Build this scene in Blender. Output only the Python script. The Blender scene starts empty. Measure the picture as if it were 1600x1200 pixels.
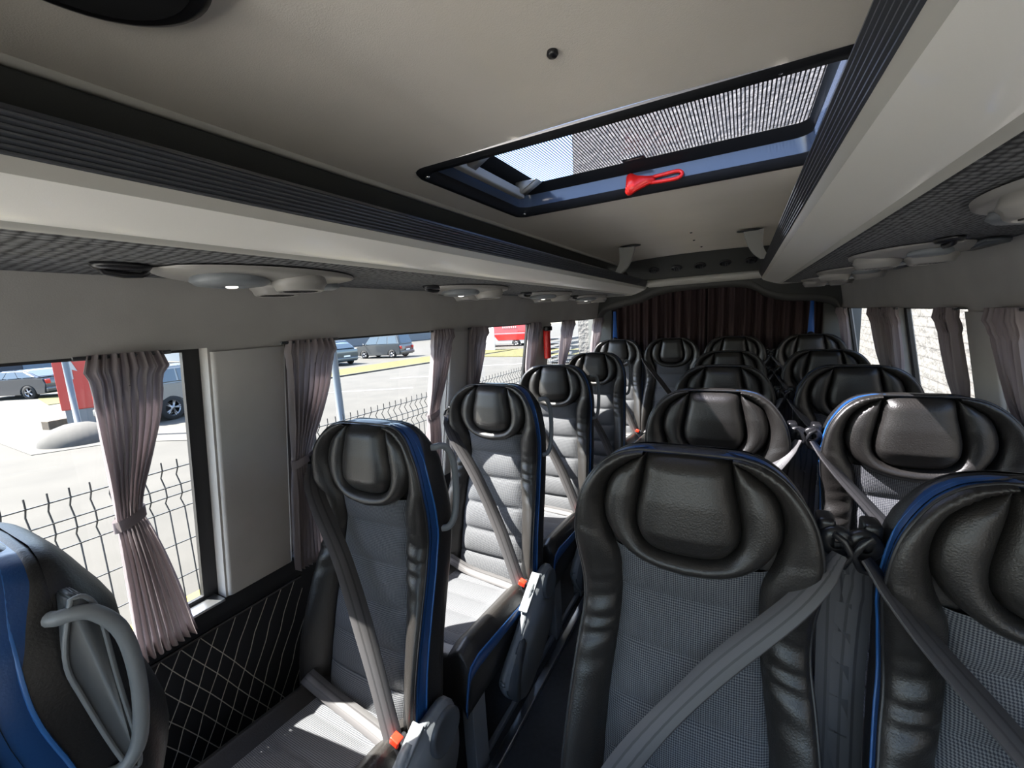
import bpy, bmesh, math, random
import numpy as np
from mathutils import Vector, Matrix
random.seed(7)
R = math.radians
S = 0.87            # the coordinates below are in units of 0.87 m; everything is scaled to metres at the end
F = 1.70            # eye height above the cabin floor
X0 = -0.31          # centre line of the cabin
G = -0.83           # ground outside
sc = bpy.context.scene
C = bpy.context.collection

# ------------------------------------------------------------------ camera, sky, sun, exposure
cam_d = bpy.data.cameras.new('camera'); cam = bpy.data.objects.new('camera', cam_d); C.objects.link(cam)
FPX = 660.0
cam_d.sensor_width = 36.0; cam_d.lens = 36.0 * FPX / 1600.0; cam_d.clip_start = 0.02; cam_d.clip_end = 500
Yc = np.array([362, 120, -FPX]); Yc /= np.linalg.norm(Yc)
Xc = -np.array([-1215, 30, -FPX]); Xc = Xc - (Xc @ Yc) * Yc; Xc /= np.linalg.norm(Xc)
Zc = np.cross(Xc, Yc)
m = Matrix([list(Xc), list(Yc), list(Zc)])        # rows: world axes in camera space -> camera-to-world rotation
cam.matrix_world = Matrix.Translation((0, 0, F * S)) @ m.to_4x4()
sc.camera = cam

w = bpy.data.worlds.new('sky'); sc.world = w; w.use_nodes = True
nt = w.node_tree; nt.nodes.clear()
out = nt.nodes.new('ShaderNodeOutputWorld'); bg = nt.nodes.new('ShaderNodeBackground')
sky = nt.nodes.new('ShaderNodeTexSky'); sky.sky_type = 'NISHITA'; sky.sun_disc = False
sky.sun_elevation = R(54); sky.sun_rotation = R(-110); sky.air_density = 1.0; sky.dust_density = 1.5
bg.inputs['Strength'].default_value = 0.52
nt.links.new(sky.outputs[0], bg.inputs['Color']); nt.links.new(bg.outputs[0], out.inputs['Surface'])
sun_d = bpy.data.lights.new('sun', 'SUN'); sun_d.energy = 21.0; sun_d.angle = R(0.6); sun_d.color = (1, .95, .88)
sun = bpy.data.objects.new('sun', sun_d); C.objects.link(sun)
sun.rotation_euler = Vector((1, .45, -1.45)).to_track_quat('-Z', 'Y').to_euler()
sc.view_settings.view_transform = 'Standard'; sc.view_settings.look = 'None'
sc.view_settings.gamma = 1.0; sc.view_settings.use_curve_mapping = False
sc.view_settings.exposure = 0.85
try:
    sc.cycles.max_bounces = 10; sc.cycles.diffuse_bounces = 6; sc.cycles.transparent_max_bounces = 16
    sc.cycles.sample_clamp_indirect = 6.0
except Exception: pass

# ------------------------------------------------------------------ materials
M = {}
def mat(name, col, rough=.6, metal=0, spec=.5, var=0, vscale=20, bump=0, bscale=200, coat=0, emit=None):
    mt = bpy.data.materials.new(name); mt.use_nodes = True; n = mt.node_tree; b = n.nodes['Principled BSDF']
    b.inputs['Base Color'].default_value = (*col, 1); b.inputs['Roughness'].default_value = rough
    b.inputs['Metallic'].default_value = metal; b.inputs['Specular IOR Level'].default_value = spec
    if coat: b.inputs['Coat Weight'].default_value = coat
    if emit: b.inputs['Emission Color'].default_value = (*emit[0], 1); b.inputs['Emission Strength'].default_value = emit[1]
    tc = n.nodes.new('ShaderNodeTexCoord')
    if var:
        no = n.nodes.new('ShaderNodeTexNoise'); no.inputs['Scale'].default_value = vscale; no.inputs['Detail'].default_value = 4
        rp = n.nodes.new('ShaderNodeMapRange'); rp.inputs['To Min'].default_value = 1 - var; rp.inputs['To Max'].default_value = 1 + var
        rp.inputs['From Min'].default_value = .3; rp.inputs['From Max'].default_value = .7
        mx = n.nodes.new('ShaderNodeVectorMath'); mx.operation = 'SCALE'; mx.inputs[0].default_value = col
        n.links.new(tc.outputs['Object'], no.inputs['Vector']); n.links.new(no.outputs['Fac'], rp.inputs['Value'])
        n.links.new(rp.outputs[0], mx.inputs['Scale']); n.links.new(mx.outputs[0], b.inputs['Base Color'])
    if bump:
        no = n.nodes.new('ShaderNodeTexNoise'); no.inputs['Scale'].default_value = bscale; no.inputs['Detail'].default_value = 3
        bp = n.nodes.new('ShaderNodeBump'); bp.inputs['Strength'].default_value = bump; bp.inputs['Distance'].default_value = .002
        n.links.new(tc.outputs['Object'], no.inputs['Vector']); n.links.new(no.outputs['Fac'], bp.inputs['Height']); n.links.new(bp.outputs[0], b.inputs['Normal'])
    M[name] = mt; return mt
def nodes(mt): return mt.node_tree, mt.node_tree.nodes['Principled BSDF']

mat('leather', (.018, .0165, .0155), .36, bump=.35, bscale=330, spec=.55)
mat('leather_side', (.012, .012, .013), .45, bump=.3, bscale=300)
mat('leather_blue', (.012, .06, .20), .33, bump=.15, bscale=300)
mat('piping_blue', (.03, .13, .38), .35)
mat('piping_black', (.02, .02, .022), .4)
mat('black_plastic', (.012, .012, .014), .3)
mat('dark_matte', (.010, .011, .013), .8)
mat('grey_plastic', (.17, .185, .20), .42, bump=.1, bscale=500)
mat('dark_grey_plastic', (.07, .078, .088), .4)
mat('silver_plastic', (.27, .26, .245), .38)
mat('chrome', (.7, .7, .7), .15, metal=1)
mat('steel_grey', (.24, .25, .26), .45, metal=.3)
mat('aluminium', (.55, .57, .60), .3, metal=1)
mat('red_button', (.75, .03, .01), .35)
mat('red_plastic', (.85, .02, .015), .3)
mat('wall_trim', (.36, .35, .33), .75, bump=.15, bscale=420, var=.05, vscale=9)
mat('ceiling_fabric', (.72, .67, .60), .85, bump=.2, bscale=500, var=.05, vscale=3)
mat('cove_lining', (.12, .125, .12), .9, bump=.2, bscale=500)
mat('seam_strip', (.55, .54, .50), .5)
mat('lower_wall', (.012, .014, .018), .85)
mat('floor_vinyl', (.035, .037, .04), .55, var=.2, vscale=60)
mat('rubber', (.008, .008, .009), .5)
mat('white_gloss', (.90, .88, .83), .3, bump=.06, bscale=700, coat=.3)
mat('lip_grey', (.50, .49, .45), .45)
mat('rib_dark', (.055, .06, .07), .35)
mat('bracket_grey', (.25, .25, .24), .5)
mat('duct_dark', (.05, .052, .05), .7)
mat('rear_curtain', (.055, .034, .036), .9, bump=.2, bscale=300)
mat('rear_trim', (.07, .07, .066), .7)
mat('strap_blue', (.01, .11, .45), .5)
mat('net_cord', (.45, .43, .38), .7)
mat('hatch_black', (.012, .013, .016), .6, spec=.15)
mat('hatch_blue_grey', (.06, .085, .14), .12, spec=.8)
mat('asphalt', (.046, .043, .037), .95, var=.12, vscale=1.2)
mat('bounce_concrete', (.42, .40, .36), .9, var=.05, vscale=2)  # kept pale for the added light-bouncing apron ahead of the bus
mat('concrete', (.048, .046, .042), .9, var=.12, vscale=5, bump=.3, bscale=60)
mat('slab', (.062, .058, .050), .9, var=.08, vscale=1.0)
mat('grass', (.058, .052, .007), .95, var=.35, vscale=8)
mat('paint_white', (.35, .35, .34), .6)
mat('kerb_yellow', (.30, .23, .015), .7)
mat('galvanised', (.12, .135, .15), .5, metal=.3)
mat('fence_wire', (.02, .022, .024), .5)
mat('sign_red', (.36, .022, .015), .4)
mat('wood', (.09, .07, .05), .8, var=.2, vscale=12)
mat('car_dark', (.02, .026, .035), .2, coat=1)
mat('car_silver', (.17, .17, .16), .25, coat=1)
mat('car_navy', (.035, .055, .075), .22, coat=1)
mat('car_grey', (.035, .038, .04), .3, coat=.8)
mat('car_red', (.36, .01, .006), .3, coat=.8)
mat('car_white', (.32, .32, .31), .3, coat=.8)
mat('car_glass', (.03, .045, .06), .06, spec=.9)
mat('car_trim', (.02, .02, .022), .6)
mat('tyre', (.012, .012, .012), .85)
mat('rim', (.3, .3, .31), .3, metal=.8)
mat('lamp_red', (.5, .02, .01), .2)
mat('plate', (.75, .75, .72), .5)
mat('facade_blue', (.10, .13, .17), .6)
mat('facade_dark', (.03, .034, .045), .7)
mat('facade_grey', (.13, .135, .145), .7)
mat('leaf', (.035, .06, .010), .8, var=.4, vscale=5)
mat('trunk', (.12, .08, .05), .9)
mat('lens', (.9, .9, .85), .2, emit=((1, .97, .9), .8))

def mk_fabric():                                    # small diamond weave, dark grey-blue
    mt = mat('seat_fabric', (.10, .105, .12), .85); n, b = nodes(mt)
    tc = n.nodes.new('ShaderNodeTexCoord'); sep = n.nodes.new('ShaderNodeSeparateXYZ'); n.links.new(tc.outputs['UV'], sep.inputs[0])
    def sn(op):
        a = n.nodes.new('ShaderNodeMath'); a.operation = op; n.links.new(sep.outputs[0], a.inputs[0]); n.links.new(sep.outputs[1], a.inputs[1])
        k = n.nodes.new('ShaderNodeMath'); k.operation = 'MULTIPLY'; k.inputs[1].default_value = 2 * math.pi / .0095; n.links.new(a.outputs[0], k.inputs[0])
        s = n.nodes.new('ShaderNodeMath'); s.operation = 'SINE'; n.links.new(k.outputs[0], s.inputs[0]); return s
    a, c = sn('ADD'), sn('SUBTRACT')
    p = n.nodes.new('ShaderNodeMath'); p.operation = 'MULTIPLY'; n.links.new(a.outputs[0], p.inputs[0]); n.links.new(c.outputs[0], p.inputs[1])
    cr = n.nodes.new('ShaderNodeValToRGB'); cr.color_ramp.elements[0].position = .35; cr.color_ramp.elements[0].color = (.022, .025, .034, 1)
    cr.color_ramp.elements[1].position = .65; cr.color_ramp.elements[1].color = (.135, .138, .145, 1)
    mr = n.nodes.new('ShaderNodeMapRange'); mr.inputs['From Min'].default_value = -1; n.links.new(p.outputs[0], mr.inputs['Value'])
    n.links.new(mr.outputs[0], cr.inputs[0]); n.links.new(cr.outputs[0], b.inputs['Base Color'])
    bp = n.nodes.new('ShaderNodeBump'); bp.inputs['Strength'].default_value = .4; bp.inputs['Distance'].default_value = .002
    n.links.new(mr.outputs[0], bp.inputs['Height']); n.links.new(bp.outputs[0], b.inputs['Normal'])
mk_fabric()
def ramp_stripes(name, cols, k, axis=0, rough=.6, coord='UV', bump=0, const=True):
    mt = mat(name, cols[0], rough); n, b = nodes(mt)
    tc = n.nodes.new('ShaderNodeTexCoord'); sep = n.nodes.new('ShaderNodeSeparateXYZ'); n.links.new(tc.outputs[coord], sep.inputs[0])
    a = n.nodes.new('ShaderNodeMath'); a.operation = 'MULTIPLY'; a.inputs[1].default_value = k; n.links.new(sep.outputs[axis], a.inputs[0])
    f = n.nodes.new('ShaderNodeMath'); f.operation = 'FRACT'; n.links.new(a.outputs[0], f.inputs[0])
    cr = n.nodes.new('ShaderNodeValToRGB'); el = cr.color_ramp.elements
    if const: cr.color_ramp.interpolation = 'CONSTANT'
    el[0].color = (*cols[0], 1); el[1].position = .5; el[1].color = (*cols[1], 1)
    n.links.new(f.outputs[0], cr.inputs[0]); n.links.new(cr.outputs[0], b.inputs['Base Color']); return mt, cr
# seat-belt webbing: five lengthwise bands
mt, cr = ramp_stripes('webbing', ((.075, .072, .075), (.045, .043, .045)), 1.0, 0, .55)
for p, c in ((.18, (.075, .072, .075)), (.30, (.040, .038, .040)), (.42, (.085, .082, .085)), (.58, (.040, .038, .040)), (.70, (.080, .078, .080))):
    pass
el = cr.color_ramp.elements; el[1].position = .27
for p, c in ((.36, (.085, .082, .085)), (.64, (.040, .038, .040)), (.73, (.080, .078, .080))):
    e = el.new(p); e.color = (*c, 1)
mt, cr = ramp_stripes('curtain_cloth', ((.30, .265, .27), (.25, .215, .225)), 9, 0, .85, const=False)
n, b = nodes(mt); tl = n.nodes.new('ShaderNodeBsdfTranslucent'); n.links.new(cr.outputs[0], tl.inputs[0]); mxs = n.nodes.new('ShaderNodeMixShader'); mxs.inputs[0].default_value = .35
n.links.new(b.outputs[0], mxs.inputs[1]); n.links.new(tl.outputs[0], mxs.inputs[2]); n.links.new(mxs.outputs[0], [x for x in n.nodes if x.type == 'OUTPUT_MATERIAL'][0].inputs[0])
# knitted mesh under the racks
def mk_knit():
    mt = mat('rack_mesh', (.05, .055, .065), .8); n, b = nodes(mt)
    tc = n.nodes.new('ShaderNodeTexCoord'); mp = n.nodes.new('ShaderNodeMapping'); mp.inputs['Scale'].default_value = (90, 60, 60)
    v = n.nodes.new('ShaderNodeTexVoronoi'); v.inputs['Randomness'].default_value = .25; v.inputs['Scale'].default_value = 1
    n.links.new(tc.outputs['Object'], mp.inputs[0]); n.links.new(mp.outputs[0], v.inputs['Vector'])
    cr = n.nodes.new('ShaderNodeValToRGB'); cr.color_ramp.elements[0].position = .25; cr.color_ramp.elements[0].color = (.17, .175, .18, 1)
    cr.color_ramp.elements[1].position = .6; cr.color_ramp.elements[1].color = (.012, .013, .016, 1)
    n.links.new(v.outputs['Distance'], cr.inputs[0]); n.links.new(cr.outputs[0], b.inputs['Base Color'])
    bp = n.nodes.new('ShaderNodeBump'); bp.inputs['Strength'].default_value = .6; bp.inputs['Distance'].default_value = .004; bp.invert = True
    n.links.new(v.outputs['Distance'], bp.inputs['Height']); n.links.new(bp.outputs[0], b.inputs['Normal'])
mk_knit()
def mk_glass(name, tint, refl=.06):
    mt = bpy.data.materials.new(name); mt.use_nodes = True; n = mt.node_tree; n.nodes.clear()
    o = n.nodes.new('ShaderNodeOutputMaterial'); t = n.nodes.new('ShaderNodeBsdfTransparent'); t.inputs[0].default_value = (*tint, 1)
    g = n.nodes.new('ShaderNodeBsdfGlossy'); g.inputs['Roughness'].default_value = .02
    mx = n.nodes.new('ShaderNodeMixShader'); mx.inputs[0].default_value = refl
    n.links.new(t.outputs[0], mx.inputs[1]); n.links.new(g.outputs[0], mx.inputs[2]); n.links.new(mx.outputs[0], o.inputs[0]); M[name] = mt; return mt
mk_glass('window_glass', (.93, .95, .94), .03)
def mk_hatch_glass():                               # glass printed with a fine line screen
    mt = mk_glass('hatch_glass', (.85, .86, .95), .04); n = mt.node_tree
    o = [x for x in n.nodes if x.type == 'OUTPUT_MATERIAL'][0]; mx = [x for x in n.nodes if x.type == 'MIX_SHADER'][0]
    d = n.nodes.new('ShaderNodeBsdfPrincipled'); d.inputs['Base Color'].default_value = (.01, .008, .015, 1)
    tc = n.nodes.new('ShaderNodeTexCoord'); sep = n.nodes.new('ShaderNodeSeparateXYZ'); n.links.new(tc.outputs['Object'], sep.inputs[0])
    a = n.nodes.new('ShaderNodeMath'); a.operation = 'MULTIPLY'; a.inputs[1].default_value = 1 / (.0092 * S); n.links.new(sep.outputs[0], a.inputs[0])
    f = n.nodes.new('ShaderNodeMath'); f.operation = 'FRACT'; n.links.new(a.outputs[0], f.inputs[0])
    ab = n.nodes.new('ShaderNodeMath'); ab.operation = 'GREATER_THAN'; ab.inputs[1].default_value = .6; n.links.new(f.outputs[0], ab.inputs[0])
    m2 = n.nodes.new('ShaderNodeMixShader'); n.links.new(ab.outputs[0], m2.inputs[0]); n.links.new(mx.outputs[0], m2.inputs[1]); n.links.new(d.outputs[0], m2.inputs[2])
    n.links.new(m2.outputs[0], o.inputs[0])
mk_hatch_glass()
def mk_brick():
    mt = mat('split_face_brick', (.72, .69, .66), .9); n, b = nodes(mt)
    tc = n.nodes.new('ShaderNodeTexCoord')
    br = n.nodes.new('ShaderNodeTexBrick'); br.inputs['Scale'].default_value = 1.0; br.inputs['Brick Width'].default_value = .42
    br.inputs['Row Height'].default_value = .105; br.inputs['Mortar Size'].default_value = .006
    br.inputs['Color1'].default_value = (.125, .12, .112, 1); br.inputs['Color2'].default_value = (.105, .10, .095, 1); br.inputs['Mortar'].default_value = (.07, .066, .063, 1)
    n.links.new(tc.outputs['UV'], br.inputs['Vector'])
    no = n.nodes.new('ShaderNodeTexNoise'); no.inputs['Scale'].default_value = 9; no.inputs['Detail'].default_value = 6; n.links.new(tc.outputs['UV'], no.inputs['Vector'])
    ad = n.nodes.new('ShaderNodeMath'); ad.operation = 'SUBTRACT'; n.links.new(no.outputs['Fac'], ad.inputs[0]); n.links.new(br.outputs['Fac'], ad.inputs[1])
    bp = n.nodes.new('ShaderNodeBump'); bp.inputs['Strength'].default_value = .9; bp.inputs['Distance'].default_value = .05
    n.links.new(ad.outputs[0], bp.inputs['Height']); n.links.new(bp.outputs[0], b.inputs['Normal']); n.links.new(br.outputs['Color'], b.inputs['Base Color'])
mk_brick()

# ------------------------------------------------------------------ helpers
def link(name, me, mt, parent=None, smooth=True):
    me.materials.append(M[mt] if isinstance(mt, str) else mt)
    if smooth:
        for p in me.polygons: p.use_smooth = True
    o = bpy.data.objects.new(name, me); C.objects.link(o)
    if parent: o.parent = parent
    return o
class MB:
    def __init__(s): s.v = []; s.f = []; s.uv = []
    def grid(s, P, UV=None, closed_u=False, flip=False):       # P[i][j]
        n, k = len(P), len(P[0]); b = len(s.v)
        for i in range(n):
            for j in range(k):
                s.v.append(tuple(P[i][j])); s.uv.append(tuple(UV[i][j]) if UV is not None else (j / max(1, k - 1), i / max(1, n - 1)))
        for i in range(n - 1 + (1 if closed_u else 0)):
            for j in range(k - 1):
                a, c = b + i * k + j, b + ((i + 1) % n) * k + j
                q = (a, a + 1, c + 1, c); s.f.append(q[::-1] if flip else q)
        return s
    def poly(s, pts, uv=None):
        b = len(s.v); s.v += [tuple(p) for p in pts]; s.uv += uv or [(p[0], p[1]) for p in pts]; s.f.append(tuple(range(b, b + len(pts)))); return s
    def box(s, c, d, bev=0, rot=None):
        bm = bmesh.new(); bmesh.ops.create_cube(bm, size=1); bmesh.ops.scale(bm, vec=d, verts=bm.verts)
        if bev: bmesh.ops.bevel(bm, geom=bm.edges[:], offset=bev, segments=3, affect='EDGES', profile=.6)
        if rot: bmesh.ops.rotate(bm, cent=(0, 0, 0), matrix=Matrix.Rotation(rot[1], 3, rot[0]), verts=bm.verts)
        bmesh.ops.translate(bm, vec=c, verts=bm.verts); s.add(bm); return s
    def add(s, bm):
        b = len(s.v); bm.verts.index_update()
        for v in bm.verts: s.v.append(tuple(v.co)); s.uv.append((v.co.x, v.co.y))
        for f in bm.faces: s.f.append(tuple(b + v.index for v in f.verts))
        bm.free()
    def tube(s, pts, r, n=10, closed=False, caps=True):
        pts = [Vector(p) for p in pts]; N = len(pts); rs = r if isinstance(r, (list, tuple)) else [r] * N; rings = []; up = None
        for i, p in enumerate(pts):
            a = pts[(i - 1) % N] if (closed or i > 0) else p; c = pts[(i + 1) % N] if (closed or i < N - 1) else p
            t = (c - a).normalized()
            if up is None: up = t.orthogonal().normalized()
            up = (up - t * up.dot(t)).normalized(); sd = t.cross(up)
            rings.append([p + (up * math.cos(q) + sd * math.sin(q)) * rs[i] for q in [2 * math.pi * k / n for k in range(n + 1)]])
        b0 = len(s.v); s.grid(rings, closed_u=closed)
        if caps and not closed:
            s.f.append(tuple(b0 + k for k in range(n))); e = b0 + (N - 1) * (n + 1); s.f.append(tuple(e + n - 1 - k for k in range(n)))
        return s
    def lathe(s, prof, c=(0, 0, 0), axis='Z', n=28, scale=(1, 1)):   # prof: (r, h)
        rings = []
        for r, h in prof:
            ring = []
            for k in range(n + 1):
                q = 2 * math.pi * k / n; a, b = r * math.cos(q) * scale[0], r * math.sin(q) * scale[1]
                p = (a, b, h) if axis == 'Z' else (h, a, b) if axis == 'X' else (a, h, b)
                ring.append((p[0] + c[0], p[1] + c[1], p[2] + c[2]))
            rings.append(ring)
        s.grid(rings); return s
    def prism(s, poly, d0, d1, axis='X', bev=0):                # polygon in the plane across the axis
        bm = bmesh.new()
        def P(a, b, d): return (d, a, b) if axis == 'X' else (a, d, b) if axis == 'Y' else (a, b, d)
        v0 = [bm.verts.new(P(a, b, d0)) for a, b in poly]; f = bm.faces.new(v0)
        r = bmesh.ops.extrude_face_region(bm, geom=[f]); nv = [x for x in r['geom'] if isinstance(x, bmesh.types.BMVert)]
        bmesh.ops.translate(bm, vec=P(0, 0, d1 - d0), verts=nv); bmesh.ops.recalc_face_normals(bm, faces=bm.faces)
        if bev: bmesh.ops.bevel(bm, geom=bm.edges[:], offset=bev, segments=2, affect='EDGES')
        s.add(bm); return s
    def mesh(s, name):
        me = bpy.data.meshes.new(name); me.from_pydata(s.v, [], s.f)
        uvl = me.uv_layers.new(name='UVMap')
        for l in me.loops: uvl.data[l.index].uv = s.uv[l.vertex_index]
        me.update(); return me
    def build(s, name, mt, parent=None, smooth=True, sharp=None):
        o = link(name, s.mesh(name), mt, parent, smooth)
        if smooth and sharp: 
            try: o.data.set_sharp_from_angle(angle=R(sharp))
            except Exception: pass
        return o
def tag(o, label=None, cat=None, group=None, kind=None):
    if label: o['label'] = label
    if cat: o['category'] = cat
    if group: o['group'] = group
    if kind: o['kind'] = kind
    return o
def empty(name, loc=(0, 0, 0), rz=0):
    o = bpy.data.objects.new(name, None); o.empty_display_size = .05; C.objects.link(o); o.location = loc; o.rotation_euler = (0, 0, rz); return o
def copy_tree(o, parent=None):
    c = o.copy(); C.objects.link(c); c.parent = parent
    for ch in [x for x in bpy.data.objects if x.parent == o]: copy_tree(ch, c)
    return c
def cr(pts, n):                                     # Catmull-Rom resample
    P = [np.array(p, float) for p in pts]; P = [2 * P[0] - P[1]] + P + [2 * P[-1] - P[-2]]; K = len(P) - 3; o = []
    for i in range(n):
        t = i / (n - 1) * K; k = min(int(t), K - 1); t -= k; a, b, c, d = P[k:k + 4]
        o.append(.5 * (2 * b + (c - a) * t + (2 * a - 5 * b + 4 * c - d) * t * t + (3 * b - a - 3 * c + d) * t ** 3))
    return o
def itp(z, tab):
    zs = [t[0] for t in tab]; return float(np.interp(z, zs, [t[1] for t in tab]))
def sgn(v): return -1 if v < 0 else 1

# ------------------------------------------------------------------ cabin shell
YF, YR = -1.35, 4.62                                 # front opening (windscreen) and rear
def wa(z, s):                                        # half width of the cabin at height z
    zt = F - .035
    return 1.01 + .13 * min(1, max(0, (zt - z) / .80)) - .03 * max(0, (z - zt) / .2)
WIN_L = [(-1.15, .635), (.865, 1.76), (1.95, 2.80), (3.07, 4.40)]
WIN_R = [(-1.15, .60), (.80, 1.92), (2.12, 3.0), (3.14, 4.40)]
ZS = F - .832
def side_wall(s, wins, name):
    zt = F - (.028 if s < 0 else .048)
    mbs = {'wall_trim': MB(), 'lower_wall': MB()}
    ys = sorted([YF, YR] + [y for wn in wins for y in wn]); zs = [0, .3, ZS, F - .6, F - .35, zt, F + .05, F + .157, F + .30]
    def P(y, z, d=0): return (X0 + s * (wa(z, s) + d), y, z)
    for i in range(len(ys) - 1):
        for j in range(len(zs) - 1):
            a, b, c, d = ys[i], ys[i + 1], zs[j], zs[j + 1]
            if any(abs(a - q[0]) < 1e-6 for q in wins) and ZS - 1e-6 <= c and d <= zt + 1e-6: continue
            pts = [P(a, c), P(b, c), P(b, d), P(a, d)]
            mbs['lower_wall' if d <= ZS + 1e-6 else 'wall_trim'].poly(pts if s > 0 else pts[::-1])
    D = .075
    for a, b in wins:
        for y in (a, b):
            for c, d in ((ZS, F - .6), (F - .6, F - .35), (F - .35, zt)):
                mbs['wall_trim'].poly([P(y, c), P(y, d), P(y, d, D), P(y, c, D)])
        mbs['wall_trim'].poly([P(a, zt), P(b, zt), P(b, zt, D), P(a, zt, D)])
        mbs['lower_wall'].poly([P(a, ZS), P(b, ZS), P(b, ZS, D), P(a, ZS, D)])
    o = mbs['wall_trim'].build(name, 'wall_trim', smooth=False); tag(o, kind='structure')
    o2 = mbs['lower_wall'].build('baseboard_' + name.split('_')[1], 'lower_wall', smooth=False); tag(o2, kind='structure')
    # raised pillar covers between the windows
    for k in range(len(wins) - 1):
        a, b = wins[k][1] + .006, wins[k + 1][0] - .006; P2 = []
        zz = [ZS + .005, F - .6, F - .35, zt - .012]
        prof = [(a, -.0), (a, -.008), (a + .008, -.014), (b - .008, -.014), (b, -.008), (b, 0)]
        P2 = [[P(y, z, d) for y, d in prof] for z in zz]
        q = MB().grid(P2, flip=s > 0); t = q.build('trim_%d' % (k + 1 + (4 if s > 0 else 0)), 'wall_trim'); tag(t, kind='structure')
    return zt
def windows(s, wins, zt, n0):
    for k, (a, b) in enumerate(wins):
        e = empty('window_%d' % (n0 + k), (0, 0, 0)); tag(e, kind='structure')
        def P(y, z, d): return (X0 + s * (wa(z, s) + d), y, z)
        zz = [ZS, F - .6, F - .35, zt]
        MB().grid([[P(a, z, .062), P(b, z, .062)] for z in zz]).build('pane', 'window_glass', e)
        fw = .042; f = MB()
        for y0, y1 in ((a, a + fw), (b - fw, b)):
            f.grid([[P(y0, z, .061), P(y0, z, .045), P(y1, z, .045), P(y1, z, .061)] for z in zz])
        for z0, z1 in ((ZS, ZS + .02), (zt - .008, zt)):
            f.grid([[P(y, z0, .061), P(y, z0, .045), P(y, z1, .045), P(y, z1, .061)] for y in (a, b)])
        f.build('frame', 'rubber', e, smooth=False)
        MB().box((X0 + s * (wa(ZS, s) + .02), (a + b) / 2, ZS + .004), (.075, b - a - .02, .008), .002).build('sill', 'aluminium', e)
ztl = side_wall(-1, WIN_L, 'wall_left'); ztr = side_wall(1, WIN_R, 'wall_right')
windows(-1, WIN_L, ztl, 1); windows(1, WIN_R, ztr, 5)

floor = MB().box((X0, (YF + YR) / 2, -.03), (2.34, YR - YF, .06)).build('floor', 'floor_vinyl', smooth=False); tag(floor, kind='structure')
sk = MB().box((X0, (YF + YR) / 2, -.62), (2.2, YR - YF, .3)).build('trim_9', 'dark_matte', smooth=False); tag(sk, kind='structure')

# ceiling: a shallow arch with the hatch cut out
HX0, HX1, HY0, HY1 = -.815, .195, .985, 1.635
def zc(x): a = abs(x - X0); return F + .437 - .02 * (a / .62) ** 2
def ceiling():
    mb = MB(); xs = sorted(list(np.linspace(X0 - .635, X0 + .635, 27)) + [HX0, HX1]); ys = [YF, 0, HY0, HY1, 2.5, 3.3, 4.0, YR]
    for i in range(len(xs) - 1):
        for j in range(len(ys) - 1):
            if ys[j] >= HY0 - 1e-6 and ys[j + 1] <= HY1 + 1e-6 and xs[i] >= HX0 - 1e-6 and xs[i + 1] <= HX1 + 1e-6: continue
            mb.poly([(xs[i], ys[j], zc(xs[i])), (xs[i], ys[j + 1], zc(xs[i])), (xs[i + 1], ys[j + 1], zc(xs[i + 1])), (xs[i + 1], ys[j], zc(xs[i + 1]))])
    o = mb.build('ceiling', 'ceiling_fabric'); tag(o, kind='structure')
    for s, nm in ((-1, 'wall_cove_left'), (1, 'wall_cove_right')):
        prof = cr([(.63, .417), (.72, .405), (.84, .36), (.94, .27), (.985, .15)], 14)
        MBc = MB().grid([[(X0 + s * a, y, F + z) for a, z in prof] for y in (YF, 1, 2.5, YR)], flip=s > 0)
        tag(MBc.build(nm, 'cove_lining'), kind='structure')
        st = MB().grid([[(X0 + s * a, y, F + z) for a, z in ((.648, .418), (.644, .407), (.630, .409), (.622, .420))] for y in (YF, 3.72)])
        tag(st.build('trim_%d' % (10 if s < 0 else 11), 'seam_strip'), kind='structure')
    # outer roof skin keeps the daylight out
    rf = MB()
    for (a, b, c, d) in ((-1.2, HX0 - .04, YF, YR), (HX1 + .04, .60, YF, YR), (HX0 - .04, HX1 + .04, YF, HY0 - .04), (HX0 - .04, HX1 + .04, HY1 + .04, YR)):
        rf.box(((a + b) / 2, (c + d) / 2, F + .50), (b - a, d - c, .02))
    for s in (-1, 1):
        rf.grid([[(X0 + s * .90, y, F + .505), (X0 + s * 1.02, y, F + .42), (X0 + s * 1.09, y, F + .2), (X0 + s * 1.10, y, F + .0)] for y in (YF, YR)])
    tag(rf.build('roof', 'car_white', smooth=False), kind='structure')
ceiling()

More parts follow.
